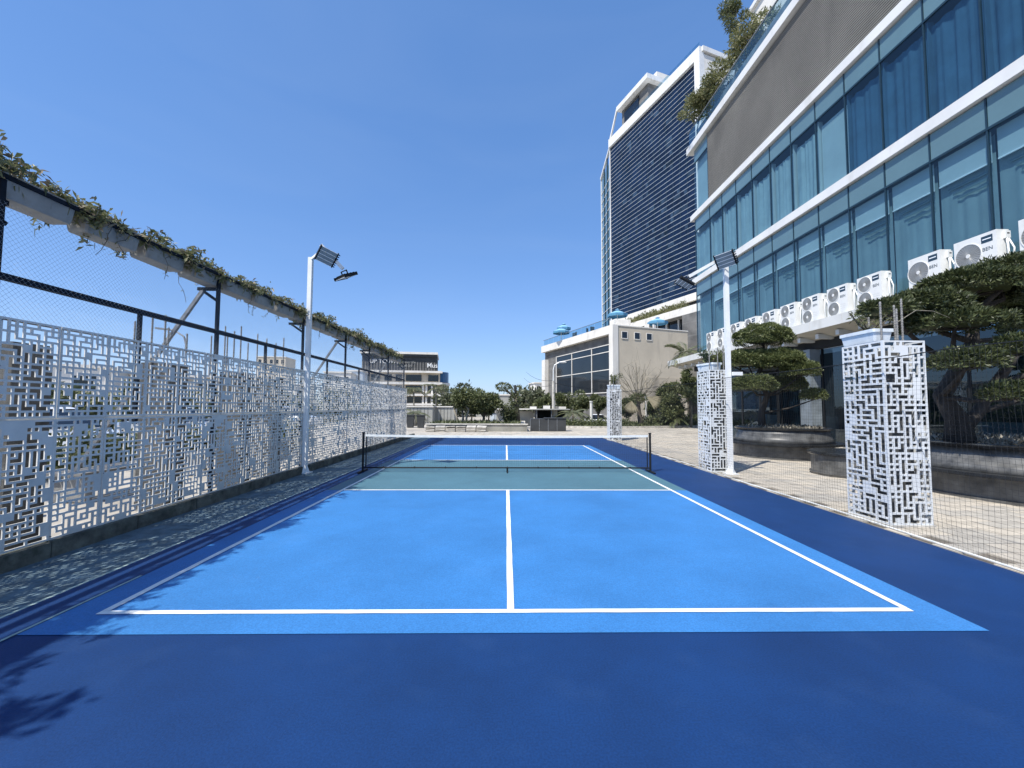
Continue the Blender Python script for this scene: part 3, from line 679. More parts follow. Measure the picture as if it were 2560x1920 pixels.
for x in (-3.31, 3.31): bxo('side_band', M_black, net, x-.012, x+.012, -.005, .005, .10, .83)
for x in np.linspace(-2.9, 2.9, 9):
    q = MB(); q.tube([(x-.014, 0, .105), (x+.014, 0, .105)], .024, 8); q.build('strap', M_black, net)

# ------------------------------------------------------------------ barrier net on the right
bn = thing('barrier_net', 'dark square-mesh barrier net hung from a cable along the right side of the court', 'net', (0, 0, 0))
NX = 4.86; q = MB(); rng = np.random.default_rng(3)
def nx_(y, z): return NX-0.05+.025*math.sin(y*1.7+z*2)+.015*math.sin(y*4.1-z*3)
def nz_(y, z): return max(.01, z*(2.2/2.2)-.02*math.sin(y*.9)*(2.2-z)*.5)
cell = .05; ysn = np.arange(1.5, 19.2, cell); zsn = np.arange(0.0, 2.18, cell)
tt = .0011
def str3(q, pts):
    n0 = len(q.v)
    for i, p in enumerate(pts):
        d = Vector(pts[min(i+1, len(pts)-1)])-Vector(pts[max(i-1, 0)]); d.normalize(); u = d.cross(Vector((1, 0, 0))).normalized()*tt; p = Vector(p); v = Vector((tt, 0, 0))
        q.v += [tuple(p+u), tuple(p-u*.5+v), tuple(p-u*.5-v)]
    for i in range(len(pts)-1):
        n = n0+3*i; q.f += [(n, n+1, n+4, n+3), (n+1, n+2, n+5, n+4), (n+2, n, n+3, n+5)]; q.mi += [0]*3
for z in zsn: str3(q, [(nx_(y, z), y, nz_(y, z)) for y in ysn[::4]])
for y in ysn: str3(q, [(nx_(y, z), y, nz_(y, z)) for z in np.linspace(0, 2.18, 6)])
q.build('netting', M_netd, bn)
q = MB(); q.tube([(nx_(y, 2.19), y, 2.19-.03*math.sin((y % 4.5)/4.5*math.pi)) for y in np.arange(1.5, 19.2, .5)], .006, 5); q.build('cable', M_black, bn)
q = MB(); q.tube([(NX-.02+.03*math.sin(y*1.3), y, .02) for y in np.arange(1.5, 19.2, .35)], .010, 5); q.build('bottom_rope', M_line, bn)

# ------------------------------------------------------------------ glass podium building on the right
pod = thing('glass_building', 'building with teal glass facade, white floor bands and a grey louvre storey', 'building')
FXR = 13.0; YN = 2.0; YF = 28.0; MY = [27.5-1.523*k for k in range(0, 17)]; MY = [YF]+MY[1:]
MY = [28.0] + [25.98-1.523*k for k in range(0, 17)]
def band(nm, z0, z1, x0, y1, m_=M_band):
    bxo(nm, m_, pod, x0, FXR+.25, YN, y1, z0, z1)
band('floor_band', 10.0, 10.36, 12.86, 28.35); band('floor_band', 14.5, 14.88, 12.86, 28.45); band('floor_band', 19.38, 19.82, 12.74, 28.6)
bxo('wall', M_wht, pod, FXR+.25, 30, YF-.15, YF+.05, 0, 19.9)
bxo('back_wall', M_room, pod, 15.2, 15.4, YN, YF-.2, 4.5, 19.8)
for z in (4.75, 10.2, 14.7, 19.6): bxo('floor_slab', M_room, pod, FXR+.2, 15.2, YN, YF-.2, z-.12, z+.12)
bxo('roof_slab', M_wht, pod, FXR+.25, 30, YN, YF+.05, 19.86, 20.0)
def pane_set(z0, z1, nm, m_, ys, x=FXR):
    for a, c in zip(ys[:-1], ys[1:]):
        if m_ is G_fac:
            q = MB(); q.quad((x, a-.03, z0), (x, c+.03, z0), (x, c+.03, z1), (x, a-.03, z1)); q.build(nm, m_, pod)
        else: bxo(nm, m_, pod, x, x+.012, c+.03, a-.03, z0, z1)
pane_set(9.14, 9.96, 'spandrel_pane', M_span, MY); pane_set(4.92, 9.06, 'glass_pane', G_fac, MY)
pane_set(13.66, 14.44, 'spandrel_pane', M_span, MY); pane_set(10.40, 13.58, 'glass_pane', G_fac, MY)
for z in (9.10, 13.62): bxo('transom', M_mull, pod, FXR-.03, FXR+.03, YN, YF, z-.035, z+.035)
for y in MY:
    for z0, z1 in ((4.9, 9.98), (10.38, 14.46)): bxo('mullion', M_mull, pod, FXR-.02, FXR+.04, y-.022, y+.022, z0, z1)
# curtains, blinds
M_refl = mat('reflection stripe teal', (.12, .19, .22), .9, .1, 1)  # colour of the painted reflections behind the lower panes
def curtain(y0, y1, z0, z1, m_, seed, x=FXR+.17, amp=.035):
    rng = random.Random(seed); q = MB(); n = 44; ph = [rng.uniform(0, 6.28) for _ in range(4)]; fr = [rng.uniform(16, 22), rng.uniform(26, 34), rng.uniform(7, 11), rng.uniform(42, 52)]
    def xx(t, zf):
        return x+amp*(math.sin(fr[0]*t+ph[0]+.8*zf)+.6*math.sin(fr[1]*t+ph[1])+.5*math.sin(fr[2]*t+ph[2])+.3*math.sin(fr[3]*t+ph[3]))*(.5+.6*(1-zf))
    for i in range(n):
        t0, t1 = i/n, (i+1)/n; a, c = y0+(y1-y0)*t0, y0+(y1-y0)*t1
        for j in range(3):
            s0, s1 = j/3, (j+1)/3; za, zb_ = z0+(z1-z0)*s0, z0+(z1-z0)*s1
            if j == 2: zb_ = z1
            q.quad((xx(t0, s0), a, za), (xx(t1, s0), c, za), (xx(t1, s1), c, zb_-(.0 if j < 2 else .05*abs(math.sin(fr[0]*t1*.5)))), (xx(t0, s1), a, zb_-(.0 if j < 2 else .05*abs(math.sin(fr[0]*t0*.5)))))
    return q.build('curtain', m_, pod, True)
for k, (a, c) in enumerate(zip(MY[:-1], MY[1:])):
    # upper row: curtains teal far, one sheer pale pane, blue near
    if k == 7: bxo('blind', M_blind, pod, FXR+.17, FXR+.18, c+.04, a-.12, 10.42, 13.3)
    elif k < 7: curtain(c+.03, a-.14, 10.42, 13.32, M_curt, 50+k)
    else: curtain(c+.03, a-.06, 10.42, 13.42, M_curtb, 50+k)
    bxo('reveal', M_blind if k < 8 else M_curtb, pod, FXR+.065, FXR+.26, a-.075, a-.035, 10.40, 13.56)
    # lower row: blind upper part with a pale bar, sheer below
    if k > 0:
        bxo('blind', M_blind, pod, FXR+.14, FXR+.15, c+.04, a-.10, 8.22, 9.06); bxo('blind_bar', M_bar, pod, FXR+.10, FXR+.14, c+.04, a-.12, 8.195, 8.235)
    curtain(c+.03, a-.03, 4.92, 9.0, M_sheer, 90+k, x=FXR+.24, amp=.010)
    if k > 0:
        for j in range(3): bxo('reflection_stripe', M_refl, pod, FXR+.185, FXR+.195, c+.10, a-.30-.12*j, 8.00-.17*j, 8.06-.17*j)  # dark strips standing in for reflections in the glass
# louvre storey
bxo('louvre_backing', M_dkbk, pod, FXR+.03, FXR+.2, YN, 26.0, 14.9, 19.35)
q = MB(); nl = 46
for k in range(nl):
    z = 14.93+(19.35-14.93)*k/nl
    q.v += [(FXR-.04, YN, z), (FXR-.04, 26.0, z), (FXR-.04, 26.0, z+.045), (FXR-.04, YN, z+.045), (FXR-.005, YN, z+.01), (FXR-.005, 26.0, z+.01)]
    n = len(q.v)-6; q.f += [(n, n+1, n+2, n+3)[::-1], (n+3, n+2, n+5, n+4)[::-1], (n+1, n, n+4, n+5)[::-1]]; q.mi += [0]*3
o = q.build('louvre_slats', M_louv, pod); tag(o, kind='stuff')
for y in (26.03,): bxo('mullion', M_mull, pod, FXR-.04, FXR+.06, y-.03, y+.03, 14.9, 19.35)
pane_set(14.92, 18.4, 'glass_pane', G_fac, [28.0, 26.06]); pane_set(18.46, 19.33, 'spandrel_pane', M_span, [28.0, 26.06]); bxo('blind', M_blind, pod, FXR+.2, FXR+.22, 26.1, 27.9, 14.95, 18.4)
bxo('transom', M_mull, pod, FXR-.03, FXR+.04, 26.06, 28.0, 18.40, 18.46)
# roof balustrade
RY = [28.3-1.75*k for k in range(0, 15)]
for a, c in zip(RY[:-1], RY[1:]): bxo('balustrade_pane', G_rail, pod, 12.80, 12.815, c+.02, a-.02, 19.88, 20.86)
bxo('balustrade_rail', M_galv, pod, 12.77, 12.84, 3.0, 28.45, 20.87, 20.93)
bxo('parapet', M_pier, pod, 13.25, 13.4, 3.0, 28.0, 19.9, 20.9)
# ledge that carries the cooling units
bxo('canopy_slab', M_ledge, pod, 11.86, FXR, YN, 30.0, 4.60, 4.86)
for k in range(18):
    y0 = 30.0-1.56*(k+1)
    bxo('fascia_panel', M_ledge, pod, 11.80, 11.845, y0+.008, y0+1.552, 4.52, 4.875)
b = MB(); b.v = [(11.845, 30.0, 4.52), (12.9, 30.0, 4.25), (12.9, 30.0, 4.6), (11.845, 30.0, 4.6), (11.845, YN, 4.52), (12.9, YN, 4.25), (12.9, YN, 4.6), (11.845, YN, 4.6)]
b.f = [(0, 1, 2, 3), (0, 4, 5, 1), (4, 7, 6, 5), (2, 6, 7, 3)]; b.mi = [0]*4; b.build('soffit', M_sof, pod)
for k in range(26): bxo('soffit_bracket', M_ledge, pod, 12.1, 12.75, 29-1.0*k-.08, 29-1.0*k+.08, 4.22, 4.40)
bxo('canopy_end', M_ledge, pod, 11.80, 17, 30.0, 30.25, 4.50, 4.875)
bxo('canopy_slab', M_ledge, pod, 13.0, 17, 28.05, 30.0, 4.60, 4.86)
# storefront below
bxo('header', M_dkbk, pod, 12.72, FXR, YN, YF, 3.95, 4.55)
SY = [28.0, 26.3, 24.6, 22.9, 21.2, 19.5, 17.9, 16.9, 14.2, 11.5, 8.8, 6.1, 3.4]
for a, c in zip(SY[:-1], SY[1:]): (lambda q: (q.quad((FXR-.02, a-.03, .05), (FXR-.02, c+.03, .05), (FXR-.02, c+.03, 3.93), (FXR-.02, a-.03, 3.93)), q.build('shop_pane', G_store, pod)))(MB())
for a in SY: bxo('shop_mullion', M_black, pod, FXR-.05, FXR+.03, a-.03, a+.03, 0, 3.95)
bxo('stone_pier', M_pier, pod, 12.5, 12.93, 16.95, 17.6, 0, 3.95)
bxo('shop_floor', M_gran, pod, FXR, 18, YN, YF-.2, -.02, .03); bxo('shop_back', M_room, pod, 17.5, 17.6, YN, YF-.2, 0, 4.5)
for k, y in enumerate((25, 21, 18, 12.5, 9, 5)): bxo('shop_counter', M_shed if k % 2 else M_wht, pod, 15.2+.3*(k % 3), 15.9+.3*(k % 3), y-.8, y+.8, 0, 1.1)
# entrance lobby box
for x, y in ((11.4, 18.6), (11.4, 20.0), (11.4, 21.4), (11.4, 22.8), (12.2, 18.6), (12.2, 22.8)): bxo('door_frame', M_black, pod, x-.04, x+.04, y-.04, y+.04, 0, 3.2)
bxo('lobby_roof', M_black, pod, 11.3, 12.72, 18.5, 22.9, 3.2, 3.35)
bxo('lobby_rail', M_black, pod, 11.37, 11.43, 18.6, 22.8, 2.3, 2.36)
for a, c in ((18.6, 20.0), (20.0, 21.4), (21.4, 22.8)): bxo('door_pane', G_store, pod, 11.39, 11.40, a+.04, c-.04, .02, 3.18)
# ------------------------------------------------------------------ air conditioning units
def ac_proto(double=True, wide=False):
    Wd, Hh, Dp = (.98 if wide else .93), 1.12, .32
    r = thing('cooling_unit', 'x', 'air conditioner', (0, 0, 0), 0, 'white cooling units on the facade ledge')
    b = MB(); b.box(0, Dp, -Wd, 0, .04, Hh); b.build('casing', M_ac, r)
    b = MB(); b.box(.05, .27, -Wd+.1, -Wd+.16, 0, .04); b.box(.05, .27, -.16, -.1, 0, .04); b.build('feet', M_black, r)
    R_ = .25 if double else .30
    zc = (.31, .84) if double else (.66,)
    for z in zc:
        y = -.30 if not wide else -.34; n = 28
        q = MB(); ring = [(R_+.02, 0.0), (R_+.02, .014), (R_, .014), (R_, 0.002)]
        q.lathe([(a, c) for a, c in ring], 0, 0, n); q.f = q.f[:-2]; q.mi = q.mi[:-2]
        M4 = Matrix.Translation((0, y, z))@Matrix.Rotation(rad(-90), 4, 'Y'); q.xf(M4); g_ = q.build('fan_ring', M_ac, r)
        q = MB()
        for k in range(n):   # dished radial vanes
            a0, a1 = 2*math.pi*k/n, 2*math.pi*(k+.55)/n; a2 = 2*math.pi*(k+1)/n
            q.quad((.05*math.cos(a0), .05*math.sin(a0), .006), (R_*math.cos(a0), R_*math.sin(a0), .003), (R_*math.cos(a1), R_*math.sin(a1), .010), (.05*math.cos(a1), .05*math.sin(a1), .010))
            q.quad((.05*math.cos(a1), .05*math.sin(a1), .010), (R_*math.cos(a1), R_*math.sin(a1), .010), (R_*math.cos(a2), R_*math.sin(a2), .003), (.05*math.cos(a2), .05*math.sin(a2), .006))
        q.xf(M4).build('fan_grille', M_acfan, r)
        q = MB(); q.lathe([(.055, .002), (.05, .016)], 0, 0, 14); q.xf(M4).build('fan_hub', M_ac, r)
    bxo('brand_plate', M_lab, r, -.004, 0.0, -Wd+.08, -Wd+.33, Hh-.25, Hh-.08)
    bxo('plate_mark', M_bar, r, -.007, -.0045, -Wd+.11, -Wd+.30, Hh-.175, Hh-.15)
    for k in range(5): bxo('panel_rib', M_ac, r, -.006, 0.0, -Wd+.08, -Wd+.33, .14+.07*k, .155+.07*k)
    b = MB(); b.box(.16, .28, -Wd-.07, -Wd, Hh-.24, Hh-.06); b.build('valve_cover', M_ac, r)
    bxo('cover_slot', M_black, r, .19, .25, -Wd-.073, -Wd-.0705, Hh-.14, Hh-.11)
    q = MB(); q.tube([(.2, -Wd-.05, Hh-.24), (.17, -Wd-.09, Hh-.4), (.12, -Wd-.14, .5), (.16, -Wd-.10, .2), (.3, -Wd-.06, .0)], .022, 6); q.tube([(.24, -Wd-.05, Hh-.24), (.24, -Wd-.16, .6), (.26, -Wd-.08, .0)], .018, 6)
    q.build('hose', M_pole, r, True)
    return r
fc = bpy.data.curves.new('stencil', 'FONT'); fc.body = 'BEN'; fc.size = .13; fc.extrude = .001; fc.materials.append(M_lab); fc.align_x = 'CENTER'
fcm = text_mesh(fc)
acd = ac_proto(True); acs = ac_proto(False); acw = ac_proto(False, True)
spots = [(22.2, 'd'), (20.84, 'd'), (19.39, 'd'), (18.09, 'd'), (16.76, 'd'), (15.41, 'd'), (14.06, 'd'), (12.22, 's'), (10.93, 'w'), (9.5, 'w'), (23.6, 'd'), (24.9, 'd')]
labs = ['white twin-fan cooling unit just right of the right light pole on the ledge', 'white twin-fan cooling unit, second right of the light pole, above the small topiary', 'white twin-fan cooling unit, third right of the light pole, above the topiary top',
        'white twin-fan cooling unit, fourth right of the light pole, first clear of the topiary', 'white twin-fan cooling unit, fifth right of the light pole on the ledge', 'white twin-fan cooling unit, sixth right of the light pole, still clear of the big tree',
        'white twin-fan cooling unit whose lower right corner the big tree hides', 'white single-fan cooling unit above the big tree, third from the right photo edge', 'white single-fan cooling unit above the big tree crown, second from the right photo edge', 'cooling unit cut by the right photo edge',
        'white cooling unit just left of the right light pole', 'farthest white cooling unit at the ledge end']
used = set()
q = MB(); pr_ = random.Random(5); pts = [(12.55, 26.0-.45*k, 4.90+.05*abs(math.sin(k*1.3))+pr_.uniform(0, .03)) for k in range(44)]; q.tube(pts, .025, 6); q.tube([(12.62, y, z+.05) for x, y, z in pts], .018, 5)
o = q.build('refrigerant_pipes', M_pole, None, True); tag(o, 'bundle of white pipes running along the ledge behind the cooling units', 'pipes')
for (y, k), lb in zip(spots, labs):
    src = {'d': acd, 's': acs, 'w': acw}[k]
    if k not in used: used.add(k); o = src; o.location = (12.1, y, 4.862); o['label'] = lb
    else: o = copy_tree(src, (12.1, y, 4.862), 0, lb)
    if y < 20 and not (k == 'w' and y < 10):
        t_ = link('stencil_text', fcm, o)
        Wd = .98 if k == 'w' else .93; t_.matrix_local = Matrix.Translation((-.003, -Wd+.2, .66))@Matrix(((0, 0, -1, 0), (-1, 0, 0, 0), (0, 1, 0, 0), (0, 0, 0, 1)))

# ------------------------------------------------------------------ granite planters with cloud-pruned trees
def granite_planter(name, label, cx, cy, r, sx=1.0, sy=1.0, rot=0, ledge=1.18, h=.93, flow=260, seed=1):
    o = thing(name, label, 'planter', (cx, cy, 0)); q = MB()
    q.lathe([(r*1.02, -.02), (r*1.02, .05), (r*1.00, .055), (r*1.00, .40)], 0, 0, 56, sx, sy, rot); q.build('base', M_gran, o)
    q = MB(); q.lathe([(r*ledge*.97, .401), (r*ledge, .42), (r*ledge, .475), (r*.99, .48)], 0, 0, 56, sx, sy, rot); q.build('seat_ledge', M_granb, o)
    q = MB(); q.lathe([(r*1.02, .481), (r*.97, .60), (r*.93, .74), (r*.925, h-.07)], 0, 0, 56, sx, sy, rot); q.build('upper_wall', M_gran, o, True)
    q = MB(); q.lathe([(r*.96, h-.068), (r*.97, h-.02), (r*.95, h), (r*.86, h), (r*.85, h-.06)], 0, 0, 56, sx, sy, rot); q.f[-1] = q.f[-1]; q.build('rim', M_granb, o)
    q = MB(); q.lathe([(r*.84, h-.10), (r*.84, h-.055)], 0, 0, 40, sx, sy, rot); q.build('soil', M_soil, o)
    rng = np.random.default_rng(seed); a = rng.random(flow)*2*math.pi; rr = np.sqrt(rng.random(flow))*r*.8
    x = rr*np.cos(a)*sx; y = rr*np.sin(a)*sy; P = np.stack([x*math.cos(rot)-y*math.sin(rot), x*math.sin(rot)+y*math.cos(rot), np.full(flow, h-.05)], 1)
    Ls = [leaf_quads(P+rng.normal(size=(flow, 3))*[.05, .05, 0], rng.normal(size=(flow, 3))*[1, 1, .3]+[0, 0, .8], .10+.08*rng.random(flow), .03+.02*rng.random(flow), rng) for _ in range(4)]
    bp = link('bed_plants', quads_mesh('bed_plants', np.concatenate(Ls), L_flow)); bp.location = (cx, cy, 0)
    tag(bp, label.split(' holding')[0].replace('curved ', '').replace('dark granite planter', 'low mixed bedding plants in the planter'), 'plants', kind='stuff')
    return o
granite_planter('round_planter', 'dark granite planter with stepped rim holding the small cloud-pruned tree', 8.75, 13.25, 1.36, 1.0, 1.0, seed=1)
granite_planter('round_planter', 'wide dark granite planter behind the nearest pillar holding the big pruned tree', 10.55, 7.7, 2.75, 1.0, .95, seed=2, ledge=1.10, flow=500)
o = thing('granite_seat', 'low dark granite drum seat left of the nearest pillar', 'seat', (7.95, 9.55, 0)); q = MB(); q.lathe([(.80, -.02), (.84, .06), (.80, .065), (.80, .46)], 0, 0, 40); q.build('base', M_gran, o)
q = MB(); q.lathe([(.85, .461), (.88, .48), (.88, .52), (.84, .535)], 0, 0, 40); q.build('top', M_granb, o)

def pine(name, label, base, trunk, pads, leaf, L, W, dens, m_, seed, bark=M_barkd, branch=.04):
    r = thing(name, label, 'tree', base); rng = np.random.default_rng(seed)
    q = MB(); q.tube(trunk[0], trunk[1], 9); q.build('trunk', bark, r, True)
    tp = [Vector(t) for t in trunk[0]]
    for (c, rr) in pads:
        cb = Vector((c[0], c[1], c[2]-rr[2]*.35))
        near = min(tp, key=lambda t: (t-cb).length + (2 if t.z > cb.z+.1 else 0))
        q = MB(); mid = near.lerp(cb, .5)+Vector((rng.normal()*.08, rng.normal()*.08, -.05)); q.tube([near, mid, cb], [branch, branch*.75, branch*.4], 6)
        for k in range(7):
            a = rng.uniform(0, 6.28); e = cb+Vector((math.cos(a)*rr[0]*.75, math.sin(a)*rr[1]*.75, rr[2]*.3)); q.tube([cb, cb.lerp(e, .5)+Vector((0, 0, -.02)), e], [branch*.35, branch*.25, .004], 4, False)
        pd = q.build('branch', bark, r)
        n = int(dens*(rr[0]*rr[1]+rr[0]*rr[2]+rr[1]*rr[2]))
        V = [pad_leaves(c, rr, n, L, W, rng, inner=.15)]
        nb = max(3, int(rr[0]*9))
        for k in range(nb):     # small sub clumps give a lumpy outline
            a = rng.uniform(0, 6.28); f = rng.uniform(.45, .92); cc = (c[0]+math.cos(a)*rr[0]*f, c[1]+math.sin(a)*rr[1]*f, c[2]+rr[2]*rng.uniform(-.1, .75)*math.sqrt(max(0, 1-f*f*.8)))
            s_ = rng.uniform(.18, .3)*rr[0]; V.append(pad_leaves(cc, (s_, s_, s_*.7), int(n*.09), L, W, rng))
        bl = blob((0, 0, 0), (rr[0]*.80, rr[1]*.80, rr[2]*.62), 12); bl.v = [(x+c[0], y+c[1], max(z, -rr[2]*.25)+c[2]) for x, y, z in bl.v]
        fl = link('crown', quads_mesh('crown', np.concatenate(V), m_), r)
        bl.build('inner_foliage', m_, fl, True)
    return r
px = .01427
def P1(dx, dy, Y=13.2):   # small tree, local to planter centre 8.75,13.25
    return ((dx-1093)*1.157/1043*Y-8.75, Y-13.25, 1.54+(876.5-dy)*1.157/1043*Y)
def pads1(lst, Y0_, cx, cy, fz=1.25):
    out_ = []
    for (dx, dy, w_, h_, Yo) in lst:
        Y = Y0_+Yo; k = 1.157/1043*Y
        out_.append((((dx-1093)*k-cx, Y-cy, 1.54+(876.5-dy-3)*k), (w_*k*.94, w_*k*.85, h_*k*fz)))
    return out_
pd = pads1([(1655, 724, 57, 26, 0), (1622, 776, 62, 22, .3), (1690, 776, 50, 24, -.3), (1735, 796, 40, 19, -.6), (1580, 775, 40, 14, .4), (1628, 828, 52, 19, -.5), (1700, 828, 44, 19, .3), (1763, 850, 26, 14, -.5)], 13.2, 8.75, 13.25)
tr = [P1(1648, 925, 13.25), P1(1646, 890, 13.3), P1(1660, 850, 13.2), P1(1640, 810, 13.1), P1(1658, 765, 13.2), P1(1654, 735, 13.2)]
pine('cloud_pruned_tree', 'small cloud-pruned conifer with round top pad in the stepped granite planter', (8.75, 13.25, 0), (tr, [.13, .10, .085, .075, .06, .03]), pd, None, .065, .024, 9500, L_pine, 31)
def P2(dx, dy, Y): return ((dx-1093)*1.157/1043*Y-10.55, Y-7.7, 1.54+(876.5-dy)*1.157/1043*Y)
pd = pads1([(2125, 610, 105, 42, .3), (2010, 655, 85, 38, 0), (1935, 660, 52, 26, -.2), (2080, 690, 95, 30, -.3), (2190, 585, 75, 42, .5), (2205, 640, 90, 50, .8), (2240, 560, 60, 30, 0), (2103, 775, 62, 34, -.7), (2215, 745, 42, 34, -.9), (2190, 845, 44, 28, -1.0), (2290, 680, 80, 60, .6), (2330, 800, 70, 40, 0)], 7.6, 10.55, 7.7, .95)
tr = [P2(2080, 955, 7.7), P2(2075, 900, 7.75), P2(2045, 850, 7.8), P2(2085, 790, 7.8), P2(2120, 730, 7.8), P2(2130, 660, 7.8)]
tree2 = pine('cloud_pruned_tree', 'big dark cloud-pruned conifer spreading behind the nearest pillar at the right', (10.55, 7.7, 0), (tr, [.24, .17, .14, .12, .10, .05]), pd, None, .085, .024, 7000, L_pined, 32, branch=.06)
q = MB(); tr2 = [P2(2075, 925, 7.7), P2(2120, 890, 7.7), P2(2160, 830, 7.7), P2(2200, 780, 7.4), P2(2230, 740, 7.4)]
q.tube(tr2, [.16, .10, .09, .07, .04], 8); q.tube([P2(2160, 830, 7.7), P2(2230, 805, 7.6), P2(2290, 790, 7.6)], [.06, .05, .03], 6); q.build('limb', M_barkd, tree2, True)

# ------------------------------------------------------------------ rooftop planting on the glass building
def tree(name, label, x, y, z, h, cr, n, L, W, m_=L_mid, seed=1, trunk_h=.35, tr_r=.12, clumps=9, bark=M_bark, group=None, flat=.75, cat='tree', lean=(0, 0), hollow=.3, stems=1):
    r = thing(name, label, cat, (x, y, z), 0, group); rng = np.random.default_rng(seed); q = MB()
    th = h*trunk_h; ends = []
    for s0 in range(stems):
        a0 = rng.uniform(0, 6.28) if stems > 1 else 0; o_ = .25*(stems > 1); bx, by = math.cos(a0)*o_, math.sin(a0)*o_
        top = Vector((bx*2+lean[0]*th+rng.normal()*.08*h*.3, by*2+lean[1]*th+rng.normal()*.08*h*.3, th)); q.tube([(bx, by, -.05), (bx*1.3+rng.normal()*.05, by*1.3, th*.5), top], [tr_r, tr_r*.75, tr_r*.6], 7); ends.append(top)
    cs = []; cc = Vector((lean[0]*h*.6, lean[1]*h*.6, th+(h-th)*.5))
    for k in range(clumps):
        d = rng.normal(size=3); d /= np.linalg.norm(d); f = rng.uniform(.35, .85)
        c = (cc.x+d[0]*cr*f, cc.y+d[1]*cr*f, cc.z+d[2]*(h-th)*.5*f*.95); cs.append(c)
        t0 = ends[k % len(ends)]; q.tube([t0, t0.lerp(Vector(c), .5)+Vector((0, 0, .05*h)), c], [tr_r*.5, tr_r*.3, tr_r*.08], 5, False)
    q.build('trunk', bark, r, True)
    V = []
    for c in cs:
        s_ = cr*rng.uniform(.25, .47); V.append(pad_leaves(c, (s_, s_, s_*flat), n//clumps, L, W, rng, False, .6, .15))
    link('crown', quads_mesh('crown', np.concatenate(V), m_), r)
    return r
rng = np.random.default_rng(77)
for k, (dx, dy, Y, h, cr, lb) in enumerate(((1520, 205, 27.3, 2.8, 1.2, 'straggly climber hanging over the far corner of the glass building roof'), (1548, 172, 26.2, 3.0, 1.1, 'leafy bush on the glass building roof, second from its far corner'),
        (1575, 142, 25.2, 3.2, 1.1, 'leafy bush on the glass building roof right below the slender dark tree'), (1640, 62, 22.8, 3.0, 1.2, 'leafy bush on the glass building roof to the right of the slender dark tree'), (1668, 25, 21.6, 3.2, 1.3, 'leafy bush on the glass building roof at the top photo edge'))):
    x = (dx-1093)*1.157/1043*Y; zc = 1.54+(876.5-dy)*1.157/1043*Y
    tree('roof_shrub', lb, x, Y, 20.0, zc-20+h*.45, cr, 2600, .20, .07, L_vine, 500+k, .25, .05, 14, group='shrubs along the roof edge')
tree('roof_tree', 'slender dark tree rising from the glass building roof', 13.9, 24.2, 20.0, 7.6, .75, 2600, .20, .05, L_mid, 510, .45, .07, 12)
bx_ = thing('roof_house', 'white stair house on the glass building roof at the top photo edge', 'roof house'); bxo('wall', M_wht, bx_, 17.0, 24, 17, 27.5, 20.0, 29.0); bxo('coping', M_band, bx_, 16.8, 24.2, 16.8, 27.7, 29.0, 29.3)

# ------------------------------------------------------------------ hotel tower
ANG = rad(20); U = Vector((-math.sin(ANG), math.cos(ANG), 0)); V_ = Vector((math.cos(ANG), math.sin(ANG), 0))
def fr_(o, rz=ANG):      # frame: local x = V_, local y = U
    o.rotation_euler = (0, 0, rz)
    return o
tw_ = fr_(thing('hotel_tower', 'tall hotel tower with dark blue glass face, thin white fins and white frame', 'building', (28.44, 60, 0)))
L_T = 22.5; HT = 55.3
def tb(nm, m_, *a, par=None): return bxo(nm, m_, par or tw_, *a)
tb('core', M_wht, .6, 26, .05, L_T, 0, 53.5)
tb('frame_top', M_band, -.30, .6, -1.05, L_T+.1, 53.6, 55.3); tb('frame_side', M_band, -.30, .6, -1.05, 0, 18.5, 53.6)
tb('side_wall', M_wht, .6, 26, -1.04, .05, 0, 54.3); tb('roof_coping', M_band, .2, 26.5, -1.3, L_T, 54.6, 55.35)
M_fin = mat('tower fin', (.46, .50, .54), .6, .08, .5); nf = 44; z0 = 18.5; dz = (53.6-z0)/nf
for k in range(nf):
    z = z0+dz*k
    q = MB(); q.box(.12, .40, 0, L_T, z, z+dz)
    q.build('glass_strip', M_towg, tw_)
    bxo('fin', M_fin, tw_, .07, .119, .0, L_T, z+dz-.055, z+dz-.0)
for k in range(0, 15):
    y = .75+k*1.5; bxo('window_mullion', M_mull, tw_, .08, .119, y-.03, y+.03, z0, 53.6)
rr = random.Random(4)
for k in range(70):      # lighter windows and blinds glimpsed behind the glass
    j = rr.randrange(nf); i = rr.randrange(14); z = z0+dz*j+.1; y = .82+i*1.5
    bxo('window_blind', M_towg2, tw_, .105, .118, y, y+rr.choice([.6, 1.3]), z, z+.65)
tb('base_band', M_wht, -.30, .8, -1.05, L_T+.2, 17.4, 18.5)
tb('frame_end', M_band, -.02, .5, L_T, L_T+.2, 18.5, 53.6)
# chamfered glazed end
cp = [(0.3, L_T+.2), (3.0, L_T+7.7), (9, L_T+7.7), (9, L_T+.2)]
q = MB(); q.prism(cp, 0, 51.5); q.build('end_wing', M_span, tw_)
for k in range(24): q = MB(); z = 1+k*2.05; q.bar((.25, L_T+.2, z), (2.95, L_T+7.7, z), .12, .12); q.build('end_transom', M_band, tw_)
for t in (.0, .33, .66, 1.0):
    q = MB(); x, y = .22+2.72*t, L_T+.2+7.5*t; q.box(x-.09, x+.09, y-.09, y+.09, 0, 54.0-2.4*t); q.build('end_mullion', M_band if t in (0.0, 1.0) else M_mull, tw_)
q = MB(); q.bar((.22, L_T+.1, 54.3), (2.95, L_T+7.8, 51.8), .4, .5); q.build('sloped_edge', M_band, tw_)
